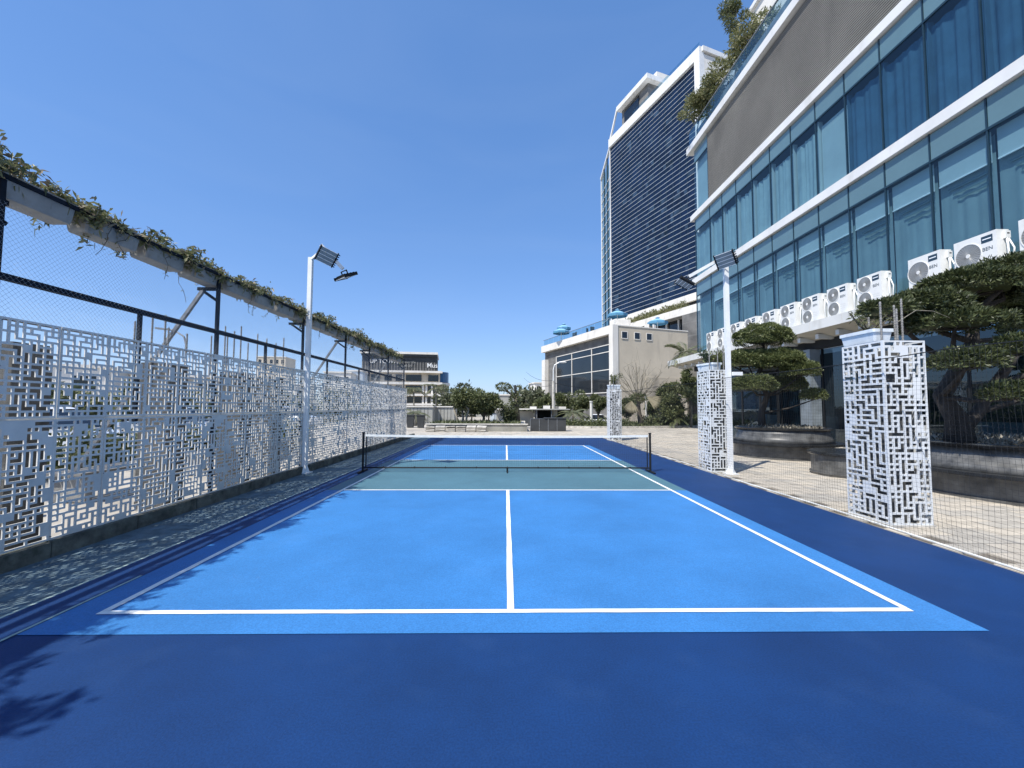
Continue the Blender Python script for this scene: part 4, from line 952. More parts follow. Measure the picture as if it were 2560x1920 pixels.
# penthouse
tb('penthouse_wall', M_gclad, 1.4, 14, 12.5, 20.3, 55.3, 60.2); tb('penthouse_roof', M_band, .4, 15, 11.5, 20.8, 60.2, 61.1)
tb('penthouse_glass', M_dkgl, 1.25, 1.39, 15.0, 19.4, 55.8, 59.6); tb('lift_house', M_wht, 3, 7, 12.0, 14.6, 61.1, 62.5)
q = MB(); q.bar((.7, 20.9, 61.0), (.5, L_T+.8, 55.4), .3, .3); q.build('penthouse_brace', M_band, tw_)
for k in range(6): tb('crown_blade', M_cream, 3+.35*k, 3.2+.35*k, L_T-.8+.5*k, L_T-.2+.5*k, 50.5, 61.5-1.7*k)
for k in range(10): tb('roof_glass_rail', G_rail, .0, .02, -.8+1.6*k, .7+1.6*k, 55.36, 56.2)
# podium of the tower: planted ledge, terrace storey
tb('planted_ledge', M_wht, -3.0, .6, -6, L_T-4.5, 14.8, 15.9); tb('terrace_glass', M_dkgl, -1.2, -1.0, -6, L_T-6, 11.1, 14.8)
for k in range(9): tb('terrace_column', M_wht, -1.5, -1.2, -5+2.6*k, -4.75+2.6*k, 11.1, 14.8)
tb('lower_block', M_gclad, -1.0, 20, -7.0, L_T, 0, 11.1); tb('lower_block', M_gclad, -4.6, -1.0, -9.0, -1.2, 0, 14.3)
tb('ledge_back', M_dkbk, .2, .6, -1.0, L_T, 15.9, 17.4)
hr = fr_(thing('ledge_hedge', 'olive hedge growing along the planted ledge under the tower glass', 'hedge', (28.44, 60, 0)))
V = []; rng = np.random.default_rng(9)
for k in range(16): V.append(pad_leaves((-2.2+rng.normal()*.2, 1.0+k*.95, 16.1+rng.random()*.35), (.7, .8, .55+.35*rng.random()), 260, .28, .12, rng, False, .5))
link('foliage', quads_mesh('foliage', np.concatenate(V), L_vine), hr)

# ------------------------------------------------------------------ beige and grey pavilion with roof terrace
lb_ = fr_(thing('terrace_building', 'two storey building with cream side wall, grey clad glazed front and roof terrace', 'building', (12.45, 48, -.75)))
def lo(nm, m_, x0, x1, y0, y1, z0, z1): return bxo(nm, m_, lb_, x0, x1, y0, y1, z0+.75, z1+.75)
lo('wall', M_cream, .6, 11.0, -.02, .3, -.75, 11.0); lo('wall', M_cream, 10.7, 11.0, .3, 19.5, -.75, 11.0)
lo('roof', M_wht, .3, 10.7, .3, 19.5, 10.6, 10.9); lo('frame_top', M_wht, -.15, .6, -.10, 19.6, 10.12, 11.12); lo('frame_column', M_wht, -.15, .6, -.10, .70, -.75, 10.12)
lo('coping', M_wht, .6, 11.05, -.08, .25, 11.0, 11.12)
lo('cladding', M_gclad, .5, .7, .7, 19.5, -.75, 10.12)
for k in range(9): lo('cladding_course', M_gclad, .485, .5, .7, 19.5, 9.0+.13*k, 9.10+.13*k)
gy = [.85, 5.35, 10.55, 15.3]
for a, c in zip(gy[:-1], gy[1:]):
    for z0_, z1_ in ((3.3, 5.95), (6.05, 8.1), (8.2, 8.95)): lo('window_pane', M_dkgl, .40, .48, a+.05, c-.05, z0_, z1_)
for y in gy: lo('window_mullion', M_wht, .33, .49, y-.06, y+.06, 3.2, 9.0)
for z in (3.2, 5.95, 8.1, 8.95): lo('window_transom', M_wht, .33, .47, .7, 15.35, z-.0, z+.09)
lo('white_pilaster', M_wht, -.1, .5, 18.3, 19.5, 2.5, 8.9)
for k, x in enumerate((1.15, 2.95, 4.7)):
    lo('window', M_dkgl, x, x+.75, -.05, -.025, 9.6, 10.35)
    for a in ((x-.06, x, 9.54, 10.41), (x+.75, x+.81, 9.54, 10.41)): lo('window_frame', M_wht, a[0], a[1], -.08, -.021, a[2], a[3])
    lo('window_sill', M_wht, x, x+.75, -.09, -.021, 9.52, 9.6); lo('window_head', M_wht, x, x+.75, -.07, -.021, 10.35, 10.41)
for k in range(16): lo('shutter_slat', M_cream, 4.5, 10.4, -.07, -.03, 2.6+.16*k, 2.72+.16*k)
lo('door_recess', M_dkbk, 5.6, 8.6, -.06, -.02, -.7, 2.3)
for k in range(11): lo('terrace_rail_pane', G_rail, .05, .07, .9+1.65*k, 2.45+1.65*k, 11.15, 12.0)
lo('terrace_rail', M_galv, .02, .10, .8, 19.2, 12.0, 12.05)
def umbrella(name, label, x, y, z, r, h, m_):
    o = thing(name, label, 'umbrella', (x, y, z), rad(20), 'blue umbrellas on the roof terrace')
    q = MB(); q.tube([(0, 0, 0), (0, 0, h)], .04, 6); q.build('pole', M_pole, o)
    q = MB(); q.v = [(0, 0, h)]+[(r*math.cos(math.pi/4*k), r*math.sin(math.pi/4*k), h-.55) for k in range(8)]+[(r*1.0*math.cos(math.pi/4*k), r*1.0*math.sin(math.pi/4*k), h-.85) for k in range(8)]
    for k in range(8): q.f.append((0, 1+k, 1+(k+1) % 8)); q.f.append((1+k, 9+k, 9+(k+1) % 8, 1+(k+1) % 8)); q.mi += [0, 1]
    q.build('canopy', [M_umbt, M_umb], o)
    q = MB(); q.v = [(0, 0, h+.18)]+[(.35*math.cos(math.pi/4*k), .35*math.sin(math.pi/4*k), h-.0) for k in range(8)]; q.f = [(0, 1+k, 1+(k+1) % 8) for k in range(8)]; q.mi = [0]*8; q.build('vent_cap', M_umbt, o)
umbrella('terrace_umbrella', 'blue umbrella at the near corner of the roof terrace, left of the tower base', 13.9, 51.5, 10.9, 1.25, 2.75, M_umb)
umbrella('terrace_umbrella', 'blue umbrella on the roof terrace in front of the dark terrace windows', 20.6, 56, 10.9, 1.35, 2.75, M_umb)
umbrella('terrace_umbrella', 'upper of two blue umbrellas near the far left end of the roof terrace', 8.7, 62.5, 10.9, 1.1, 3.1, M_umb)
umbrella('terrace_umbrella', 'lower of two blue umbrellas near the far left end of the roof terrace', 8.0, 60.2, 10.9, 1.25, 2.1, M_umb)
def chair(x, y, z, rz, label, m_, first=[None]):
    o = thing('terrace_chair', label, 'chair', (x, y, z), rz, 'chairs on the roof terrace')
    bxo('seat', m_, o, -.28, .28, -.28, .28, .32, .45); bxo('backrest', m_, o, -.28, .28, .22, .34, .45, .95)
    for sx in (-.24, .24):
        for sy in (-.24, .24): bxo('leg', m_, o, sx-.025, sx+.025, sy-.025, sy+.025, 0, .32)
for k, (x, y, m_, lb) in enumerate(((11.2, 53.0, M_dkbox, 'dark terrace chair nearest the cream wall corner'), (10.9, 54.2, M_dkbox, 'dark terrace chair second from the cream wall corner'), (9.9, 57.2, M_dkbox, 'dark terrace chair in the middle of the terrace edge'), (9.7, 58.0, M_dkbox, 'dark terrace chair left of the middle one'), (17.5, 51.6, M_wht, 'white terrace chair above the cream wall'), (18.4, 51.9, M_wht, 'white terrace chair right of the other white one'))):
    chair(x, y, 10.9, rad(20+k*40), lb, m_)
bxo('x', M_wht, None, 13.3, 15.2, 50.3, 51, 10.92, 12.2); o = bpy.data.objects['x']; o.name = 'bar_counter'; tag(o, 'white bar counter under the near-corner terrace umbrella', 'counter')

# ------------------------------------------------------------------ sign building far left
ub = thing('sign_building', 'cream office building with dark sign storey lettered UP TOWN', 'building', (-30, 115, -.75), rad(8))
k_ = 115/1043.0
def ux(x): return (x-1000)*k_+.9
def uz(y): return (1014.5-y)*k_+1.54+.75
def ubx(nm, m_, x0, x1, y0, y1, zt, zb): return bxo(nm, m_, ub, ux(x0), ux(x1), y0, y1, uz(zb), uz(zt))
ubx('main_wall', M_cream, 905, 1098, .6, 14, 927, 1040); ubx('sign_wall', M_dkbox, 907, 1090, .3, 13, 890, 930); ubx('roof', M_wht, 903, 1092, -.6, 14, 879, 884.5); ubx('roof_soffit', M_dkbox, 906, 1090, -.3, 13.5, 884.5, 890)
for (zt, zb) in ((926, 931), (955, 960.5), (984.5, 989), (1008, 1013)): ubx('floor_slab', M_wht, 903, 1104, -.6, 6, zt, zb)
for k in range(26): ubx('sign_slat', M_gclad, 907+7*k, 910+7*k, .22, .3, 904, 926)
def uwin(x0, x1, zt, zb, m_=M_dkgl):
    ubx('window', m_, x0, x1, .45, .6, zt, zb)
    ubx('window_frame', M_dkbox, x0-.6, x0, .38, .6, zt, zb); ubx('window_frame', M_dkbox, x1, x1+.6, .38, .6, zt, zb)
    ubx('window_mullion', M_dkbox, (x0+x1)/2-.3, (x0+x1)/2+.3, .38, .45, zt, zb)
for (x0, x1) in ((914, 922), (928, 950), (962, 978), (989, 1003), (1014, 1051), (1069, 1093)):
    uwin(x0, x1, 936, 952); uwin(x0, x1, 963, 981)
for (x0, x1) in ((914, 950), (960, 1004), (1018, 1052), (1060, 1074), (1081, 1101)):
    uwin(x0, x1, 991, 1006); uwin(x0, x1, 1014, 1028)
for x in (1054, 1062, 1076): ubx('pilaster', M_wht, x, x+4.5, .1, .6, 960, 1040)
q = MB(); q.lathe([(3.2, uz(954)), (3.2, uz(927))], ux(1088)+.3, 4.2, 24); q.build('corner_bay', mat('blue bay glass', (.03, .10, .22), .1, .1, 1), ub)
q = MB(); q.lathe([(3.6, uz(961)), (3.6, uz(955))], ux(1088)+.3, 4.2, 24); q.build('corner_slab', M_wht, ub)
ubx('side_wing', M_wht, 1098, 1120, 6, 16, 957, 1040); ubx('side_wing_fin', M_dkbox, 1118, 1121, 5.8, 16.2, 953, 985)
def sign(txt, x, ztop, size, m_, nm='sign_lettering'):
    f = bpy.data.curves.new(nm, 'FONT'); f.body = txt; f.size = size; f.extrude = .06; f.materials.append(m_); f.offset = .004*size
    o = link(nm, text_mesh(f), ub); o.location = (ux(x), .15, uz(ztop)); o.rotation_euler = (rad(90), 0, 0)
sign('UP TOWN', 925, 908, 1.62, M_text); sign('Mus', 1064.5, 917, 1.8, M_text); sign('ROOM SO', 992, 917, .85, M_texd); sign('HOÀNG TIÊN', 1000, 907, .66, M_texd)
# ------------------------------------------------------------------ generic far buildings
def block(name, label, x, y, w_, d_, h, m_, floors=3, cols=4, rz=0, roof=M_wht, z=-.75, win=True):
    o = thing(name, label, 'building', (x, y, z), rad(rz)); bxo('wall', m_, o, -w_/2, w_/2, 0, d_, 0, h); bxo('roof', roof, o, -w_/2-.2, w_/2+.2, -.2, d_+.2, h, h+.25)
    if win:
        for f in range(floors):
            for c in range(cols):
                x0 = -w_/2+w_*(c+.25)/cols; z0_ = h*(f+.28)/floors
                wn = bxo('window', M_dkgl, o, x0, x0+w_*.5/cols, -.04, 0, z0_, z0_+h*.45/floors); bxo('sill', M_wht, wn, x0-.05, x0+w_*.5/cols+.05, -.10, -.041, z0_-.08, z0_)
    return o
block('white_house', 'white two storey house seen through the fence openings at the left', -40, 36, 9, 8, 5.6, M_wht, 2, 3, 30)
block('white_house', 'cream house seen through the fence between the first two posts', -36, 46, 8, 8, 5.4, M_cream, 2, 3, 25)
block('white_house', 'low white house seen through the fence behind the rebar clusters', -31, 56, 9, 8, 5.0, M_wht, 2, 4, 20)
block('white_house', 'grey-white house seen through the fence left of the light pole', -42, 64, 9, 8, 6.2, M_wht, 3, 3, 20)
block('apartment_block', 'distant pale apartment block rising above the fence left of the light pole', -84, 150, 9.5, 10, 19.6, M_cream, 6, 5, 8)
block('white_house', 'flat-roofed white house showing above the fence right of the light pole', -33.8, 84, 5, 9, 8.9, M_wht, 3, 3, 12)
block('white_house', 'grey house with blank wall beside the sign building', -33.4, 92, 3.6, 9, 9.9, M_shedb, 3, 2, 12, win=False)
block('far_house', 'pale grey house glimpsed between the trees beyond the court', 1.8, 88, 16, 10, 4.6, M_shed, 1, 5, 0)
block('far_house', 'narrow white house peeping out left of the terrace building', 7.4, 95, 1.6, 6, 7.6, M_wht, 3, 1, 10)
# ------------------------------------------------------------------ beyond the far end of the court
wall = thing('garden_wall', 'long low grey rendered planter wall beyond the far end of the court', 'wall', (0, 0, 0))
bxo('wall_face', mat('grey wall render', (.30, .29, .25), .85, .15, 1.2, stain=((.18, .17, .14), 1.5, .7)), wall, -4.9, 1.3, 25.9, 26.2, -.02, .40); bxo('coping', M_kerbl, wall, -5.0, 1.35, 25.85, 26.3, .40, .46)
bxo('wall_return', M_conc, wall, 1.0, 1.3, 26.3, 31.5, -.02, .40); bxo('soil_bed', M_soil, wall, -5, 1.0, 26.3, 31.5, .1, .36)
for k in range(6):
    o = thing('slab_stack', 'pile of pale stone slabs leaning before the low wall, %s from the left' % ORD[k], 'stone slabs', (-4.6+.62*k, 25.35, 0), rad(random.uniform(-6, 6)), 'stone slab piles')
    for j in range(4):
        q = MB(); q.rbox((0, .0+.03*j, .05+.085*j), (.56, .38, .05), Matrix.Rotation(rad(random.uniform(-6, 14)), 3, 'X')@Matrix.Rotation(rad(random.uniform(-5, 5)), 3, 'Y')); q.build('slab', M_kerbl if j % 2 else M_pave2, o)
kb = bpy.data.objects.new('garden_kerb', None); C.objects.link(kb); tag(kb, kind='structure')
pts = [(3.6, 31.2), (6.2, 30.3), (9.5, 30.6), (13, 31.6), (17, 33.2), (22, 36.5)]
for (xa, ya), (xb, yb) in zip(pts[:-1], pts[1:]):
    n = 5
    for j in range(n):
        q = MB(); a = Vector((xa+(xb-xa)*j/n, ya+(yb-ya)*j/n, .05)); c = Vector((xa+(xb-xa)*(j+.97)/n, ya+(yb-ya)*(j+.97)/n, .05)); q.bar(a, c, .18, .14); q.build('kerb_block', M_kerbl, kb)
gs = MB(); gs.poly([(3.6, 31.3, -.0), (6.2, 30.4, -.0), (9.5, 30.7, -.0), (13, 31.7, -.0), (17, 33.3, 0), (22, 36.6, -.0), (20, 42, -.3), (4, 42, -.3)]); o = gs.build('lawn_bed', M_terr); tag(o, kind='structure')
V = []; rng = np.random.default_rng(55)
n = 9000; X_ = rng.uniform(3.6, 20, n); Y_ = rng.uniform(30.7, 37, n); kk = Y_ > np.interp(X_, [p[0] for p in pts], [p[1] for p in pts])+.15; P = np.stack([X_, Y_, np.zeros(n)], 1)[kk]
o = link('ground_cover', quads_mesh('ground_cover', leaf_quads(P, rng.normal(size=P.shape)*[1, 1, .4]+[0, 0, .9], .22+.25*rng.random(len(P)), .08, rng), L_mid)); tag(o, 'low leafy ground cover in the garden bed beyond the court', 'ground cover', kind='stuff')
n = 1500; P = np.stack([rng.uniform(-4.8, .9, n), rng.uniform(26.35, 30, n), np.full(n, .36)], 1)
o = link('ground_cover', quads_mesh('ground_cover', leaf_quads(P, rng.normal(size=P.shape)*[1, 1, .4]+[0, 0, .9], .2+.2*rng.random(n), .06, rng), L_mid)); tag(o, 'sparse dark plants in the bed behind the low grey wall', 'ground cover', kind='stuff')
# charcoal counter boxes and dark pavilion
o = thing('charcoal_counter', 'charcoal framed counter boxes right of the low grey wall', 'counter', (1.5, 26.3, 0))
for k in range(4):
    bxo('box_panel', M_dkbox, o, .05+.56*k, .58+.56*k, 0, .7, 0, .78); bxo('frame', M_galv, o, .0+.56*k, .035+.56*k, -.02, .0, 0, .78)
bxo('counter_top', M_dkbox, o, .9, 2.35, -.05, .8, .79, .83)
o = thing('dark_kiosk', 'dark open kiosk with sloping side and white roof boxes beyond the counter', 'kiosk', (3.2, 37, -.45), rad(-4))
bxo('back_wall', M_dkbox, o, -.4, 2.3, 3, 3.2, 0, 1.7); bxo('side_wall', M_dkbox, o, -.6, -.4, 0, 3, 0, 1.7); bxo('roof', M_shed, o, -1.2, 2.4, -.5, 3.2, 1.7, 1.78); bxo('front_counter', M_gclad, o, -.4, 2.2, .1, .6, 0, .85)
for x in (-.5, .8, 2.25): bxo('post', M_galv, o, x-.03, x+.03, -.3, -.24, 0, 1.7)
for k, x in enumerate((-1.1, .1, 1.5)): bxo('roof_unit', M_wht, o, x, x+.6, .2, .9, 1.79, 1.99+.08*(k % 2))
o = thing('market_stall', 'long grey stall with white canopy between the shrubs beyond the court', 'stall', (.9, 38, -.5))
bxo('stall_front', M_shed, o, -1.8, 1.6, .2, .4, 0, 1.6); bxo('canopy', M_wht, o, -2.0, 1.8, -.8, 2, 1.75, 1.84); bxo('counter', M_wht, o, -1.6, .8, -.6, -.1, .0, .75)
for x in (-1.9, -.1, 1.7): bxo('post', M_galv, o, x-.04, x+.04, -.75, -.68, 0, 1.75)
o = thing('garden_shed', 'pale blue shed with pitched roof beyond the low wall', 'shed', (-.8, 40, -.7)); bxo('wall', M_shedb, o, -.7, .7, 0, 1.6, 0, 1.65)
q = MB(); q.v = [(-.8, -.1, 1.65), (.8, -.1, 1.65), (.8, 1.7, 1.65), (-.8, 1.7, 1.65), (0, -.1, 2.05), (0, 1.7, 2.05)]; q.f = [(0, 1, 4), (2, 3, 5), (1, 2, 5, 4), (3, 0, 4, 5), (0, 3, 2, 1)]; q.mi = [0]*5; q.build('roof', M_wht, o); bxo('door', M_dkbk, o, .15, .4, -.02, 0, .3, 1.2)
for k, (x, y, lb, w_, rz) in enumerate(((-7.4, 35.5, 'grey panelled trailer shed left of the trees beyond the court', 1.55, 0), (-5.7, 37, 'pale grey site shed right beside the panelled one', 1.5, 0))):
    o = thing('site_shed', lb, 'shed', (x, y, -.1), rad(rz)); bxo('wall', M_shed, o, -w_, w_*.75, 0, 2, .15, 1.55); bxo('roof', M_wht, o, -w_-.1, w_*.75+.1, -.1, 2.1, 1.55, 1.64); bxo('corner_post', M_wht, o, -w_-.02, -w_+.1, -.03, 0, 0, 1.55)
    for j in range(8): bxo('panel_rib', M_gclad, o, -w_+.2+.3*j, -w_+.24+.3*j, -.02, 0, .2, 1.5)
    for j in (-1, 1): bxo('leg', M_dkbox, o, j*.9-.05, j*.9+.05, .2, .3, -.2, .15)
def bin_(x, y, lb):
    o = thing('waste_bin', lb, 'bin', (x, y, 0), 0, 'waste bins'); q = MB(); q.prism([(-.24, -.2), (.24, -.2), (.24, .2), (-.24, .2)], 0, .02); b2 = MB()
    b2.v = [(-.2, -.18, 0), (.2, -.18, 0), (.2, .18, 0), (-.2, .18, 0), (-.27, -.24, .85), (.27, -.24, .85), (.27, .24, .85), (-.27, .24, .85)]; b2.f = [(0, 3, 2, 1), (4, 5, 6, 7), (0, 1, 5, 4), (1, 2, 6, 5), (2, 3, 7, 6), (3, 0, 4, 7)]; b2.mi = [0]*6; b2.build('body', M_dkbox, o)
    bxo('lid', M_dkbox, o, -.29, .29, -.27, .27, .855, .92)
bin_(-6.1, 30, 'dark waste bin right of the fence end'); bin_(-6.9, 30.3, 'dark waste bin half behind the end post of the fence')
# wooden utility pole with street lamp
o = thing('street_lamp', 'pale concrete utility pole with curved street lamp in front of the grey clad front', 'street lamp', (4.3, 38, -.5)); q = MB(); q.tube([(0, 0, 0), (0, 0, 4.4)], [.15, .11], 10); q.build('pole', M_kerbl, o)
q = MB(); q.tube([(0, 0, 4.3), (0, 0, 5.4), (.12, 0, 5.85), (.5, -.05, 6.05), (.62, -.05, 6.07)], .05, 6); q.build('lamp_arm', M_pole, o); q = MB(); q.lathe([(.05, 0), (.16, .02), (.2, .08), (.14, .14), (.05, .16)], 0, 0, 10, 2.0, 1); q.v = [(x+.85, y-.05, z+6.02) for x, y, z in q.v]; q.build('lamp_head', M_pole, o)
bxo('meter_box', M_wht, o, .02, .34, -.22, -.12, 1.2, 1.75)
def cable(lb, a, b_, sag):
    q = MB(); a = Vector(a); b_ = Vector(b_); q.tube([a.lerp(b_, t/14)-Vector((0, 0, sag*4*(t/14)*(1-t/14))) for t in range(15)], .018, 4, False); o = q.build('overhead_cable', M_black); tag(o, lb, 'cable', 'overhead cables')
cable('upper overhead cable from the utility pole towards the upper left', (4.3, 38, 3.9), (2.9, 60, 6.5), .4); cable('lower overhead cable from the utility pole', (4.3, 38, 3.5), (2.6, 60, 5.6), .5)
cable('overhead cable running right from the utility pole past the bare tree', (4.3, 38, 3.7), (22, 44, 3.9), .8)
# small street lamp outside the fence
o = thing('street_lamp', 'grey curved street lamp above the fence left of the second tall post', 'street lamp', (-17.8, 23.3, -.3)); q = MB(); q.tube([(0, 0, 0), (0, 0, 5.2), (-.15, 0, 5.65), (-.7, 0, 6.0), (-1.0, 0, 6.05)], [.08, .06, .045, .04, .035], 8); q.build('pole', M_galv, o)
q = MB(); q.rbox((-1.3, 0, 6.07), (.75, .24, .09), Matrix.Rotation(rad(6), 3, 'Y')); q.build('lamp_head', M_galv, o)
# ------------------------------------------------------------------ cars
def car(name, label, x, y, z, rz, m_, L=4.3, W_=1.75, H_=1.5):
    o = thing(name, label, 'car', (x, y, z), rad(rz))
    st_ = [(-L/2, .35, .62, .80), (-L/2+.15, .25, .80, .92), (-L*.25, .22, .92, .97), (-L*.12, .22, .97, .98), (L*.05, .22, .97, 1.0), (L*.3, .22, .96, 1.0), (L/2-.12, .28, .88, .95), (L/2, .38, .7, .86)]
    q = MB(); sec = []
    for (yy, zb_, zt, ws) in st_:
        w2 = W_/2*ws; sec.append([(-w2*.93, yy, zb_), (-w2, yy, zb_+.18), (-w2, yy, zt-.12), (-w2*.88, yy, zt), (w2*.88, yy, zt), (w2, yy, zt-.12), (w2, yy, zb_+.18), (w2*.93, yy, zb_)])
    for s_ in sec: q.v += s_
    for i in range(len(sec)-1):
        for k in range(8): a = i*8+k; c = i*8+(k+1) % 8; q.f.append((a, c, c+8, a+8)); q.mi.append(0)
    q.f.append(tuple(range(8))[::-1]); q.f.append(tuple(range(len(q.v)-8, len(q.v)))); q.mi += [0, 0]; q.build('body', m_, o, False)
    q = MB(); a, c, d, e = -L*.22, -L*.02, L*.26, L*.40; w1, w2 = W_/2*.90, W_/2*.72; zb_ = .93
    q.v = [(-w1, a, zb_), (w1, a, zb_), (w2, c, H_-.05), (-w2, c, H_-.05), (w2, d, H_-.05), (-w2, d, H_-.05), (w1, e, zb_), (-w1, e, zb_)]
    q.f = [(0, 1, 2, 3), (6, 7, 5, 4), (1, 6, 4, 2), (7, 0, 3, 5)]; q.mi = [0]*4; q.build('windows', G_car, o)
    q = MB(); q.v = [(-w2*1.03, c-.06, H_-.055), (w2*1.03, c-.06, H_-.055), (w2*1.03, d+.06, H_-.055), (-w2*1.03, d+.06, H_-.055), (-w2*.85, c+.1, H_), (w2*.85, c+.1, H_), (w2*.85, d-.1, H_), (-w2*.85, d-.1, H_)]
    q.f = [(0, 3, 2, 1), (4, 5, 6, 7), (0, 1, 5, 4), (1, 2, 6, 5), (2, 3, 7, 6), (3, 0, 4, 7)]; q.mi = [0]*6; q.build('roof', m_, o)
    for sx in (-1, 1):
        for yy in (-L*.31, L*.30):
            q = MB(); q.tube([(sx*(W_/2-.22), yy, .32), (sx*(W_/2+.01), yy, .32)], .32, 16); wh = q.build('wheel', M_tyre, o); q = MB(); q.tube([(sx*(W_/2+.011), yy, .32), (sx*(W_/2+.02), yy, .32)], .2, 12); q.build('rim', M_carb, wh)
        bxo('headlight', M_bar, o, sx*W_/2*.55-.16, sx*W_/2*.55+.16, -L/2-.0, -L/2+.06, .58, .70); bxo('mirror', m_, o, sx*(W_/2+.02)-.08, sx*(W_/2+.02)+.08, a+.1, a+.2, .95, 1.08)
    return o
car('parked_car', 'white hatchback half hidden behind the garden hedge', 10.4, 45, -.76, 62, M_carw)
car('parked_car', 'silver car seen through the fence openings left of the light pole', -13, 16.5, -.02, 70, M_carb)
car('parked_car', 'white car seen through the left part of the fence', -12.5, 11.5, -.02, 75, M_carw)
car('parked_car', 'dark grey car seen low through the middle of the fence', -12.5, 21.5, -.02, 78, M_carg)
car('parked_car', 'white car seen through the far part of the fence', -14.5, 28, -.02, 80, M_carw)
# hedges and trees outside the fence
def hedge(label, x0, y0, x1, y1, w_, h, n, m_=L_mid, L=.2, W_=.07, z=0, seed=1):
    o = thing('hedge', label, 'hedge', (0, 0, 0)); rng = np.random.default_rng(seed); t = rng.random(n); P = np.stack([x0+(x1-x0)*t+rng.normal(size=n)*w_*.3, y0+(y1-y0)*t+rng.normal(size=n)*w_*.3, z+rng.random(n)**.7*h*(.8+.25*np.sin(t*37)+.15*np.sin(t*91))], 1)
    link('foliage', quads_mesh('foliage', leaf_quads(P, rng.normal(size=(n, 3))+[0, 0, .4], L*(.6+.8*rng.random(n)), W_, rng), m_), o)
hedge('green hedge seen low through the fence openings', -9.8, 4, -9.8, 20, .8, .85, 9000, seed=1)
hedge('dark hedge far behind the parked cars outside the fence', -20, 18, -18, 55, 2.0, 2.4, 12000, L=.4, W_=.16, z=-.3, seed=2)
for k, (x, y, h, cr, lb) in enumerate(((-19, 16, 3.2, 1.6, 'small bushy tree outside the fence near the left photo edge'), (-20, 24, 3.4, 1.7, 'small bushy tree outside the fence behind the silver car'), (-19, 33, 3.6, 1.8, 'small bushy tree outside the fence left of the light pole'), (-18, 44, 3.6, 1.9, 'small bushy tree outside the fence right of the light pole'))):
    tree('bushy_tree', lb, x, y, -.2, h, cr, 2200, .28, .12, L_mid, 600+k, .35, .1, group='small trees outside the fence')
for k in range(4):
    o = thing('stone_bench', 'grey slatted bench outside the fence, %s from the left photo edge' % ORD[k], 'bench', (-7.0, 5.0+2.6*k, 0), 0, 'benches outside the fence')
    for j in range(4): bxo('seat_slat', M_gclad, o, -.3+.16*j, -.17+.16*j, -.9, .9, .42, .46)
    for s_ in (-.75, .75): bxo('leg', M_conc, o, -.28, .3, s_-.06, s_+.06, 0, .42)

# ------------------------------------------------------------------ trees beyond the court
def at(px_, Y): return (px_-1265)/1043*Y
def zt_(py, Y): return 1.54+(1014.5-py)/1043*Y
T = [  # label, px, Y, top py, base z, crown radius px, n, kind
 ('frangipani-like tree with forked pale trunks above the slab piles', 1155, 28.3, 972, .3, 30, 3200, 's'),
 ('dense dark tree with bushy crown in the middle of the low wall bed', 1208, 28.6, 975, .3, 40, 5600, 'd'),
 ('round tree at the right end of the sign building', 1127, 60, 977, -.75, 26, 2600, 'd'),
 ('leafy tree glimpsed left of the pale blue shed', 1180, 62, 974, -.75, 30, 2600, 'd'),
 ('leafy tree behind the pale blue shed', 1222, 66, 982, -.75, 26, 2400, 'd'),
 ('leafy tree directly left of the leaning palm', 1243, 70, 987, -.75, 18, 1800, 'd'),
 ('leafy tree right of the topped palm trunk', 1312, 58, 972, -.75, 24, 2400, 'd'),
 ('leafy tree left of the terrace building', 1340, 55, 962, -.75, 22, 2400, 'd'),
 ('small tree left of the utility pole', 1362, 46, 978, -.75, 20, 2000, 'd'),
 ('rounded tree just right of the utility pole', 1408, 42, 970, -.7, 24, 3400, 'r'),
 ('rounded tree below the middle window mullion', 1456, 41, 974, -.7, 30, 3800, 'r'),
 ('rounded tree left of the farthest pillar', 1496, 40, 974, -.7, 24, 3000, 'r'),
 ('leafy tree just right of the farthest pillar', 1570, 38, 985, -.5, 22, 2400, 'r'),
 ('broad layered tree before the cream wall', 1672, 33, 945, -.1, 36, 4200, 's'),
 ('dense bush tree low before the layered tree', 1682, 31.8, 985, 0, 34, 4600, 'd'),
 ('narrow tree below the canopy end', 1722, 35, 905, -.1, 20, 3200, 'r'),
 ('small bush tree between the two middle pillars', 1630, 35, 1000, -.1, 18, 1800, 'r')]
for k, (lb, px_, Y, ty, bz, cr, n, kind) in enumerate(T):
    h = zt_(ty, Y)-bz; c = cr/1043*Y
    tree('leafy_tree', lb+(' beyond the court' if 'court' not in lb and len(lb.split()) < 12 else ''), at(px_, Y), Y, bz, h, c, n, .22 if Y < 45 else .38, .09 if Y < 45 else .17, L_mid if Y < 50 else L_far, 700+k,
         {'s': .42, 'd': .22, 'r': .35}[kind], {'s': .09, 'd': .14, 'r': .1}[kind], 22 if kind != 'r' else 16, M_barkl if kind == 's' else M_bark, 'trees beyond the court', .7, stems=3 if kind == 's' else 1)
fw = []; rng = np.random.default_rng(8)
for k in range(48):
    x = -13+k*1.1; Y = 92+rng.normal()*3; h = 4.6+1.0*math.sin(k*.5)+rng.random()*1.4; fw.append(pad_leaves((x, Y, h*.5-.75), (1.8, 1.8, h*.55), 300, .9, .4, rng, False, .5))
o = link('far_wood', quads_mesh('far_wood', np.concatenate(fw), L_far)); tag(o, 'far line of dark trees closing the view beyond the court', 'trees', kind='stuff')
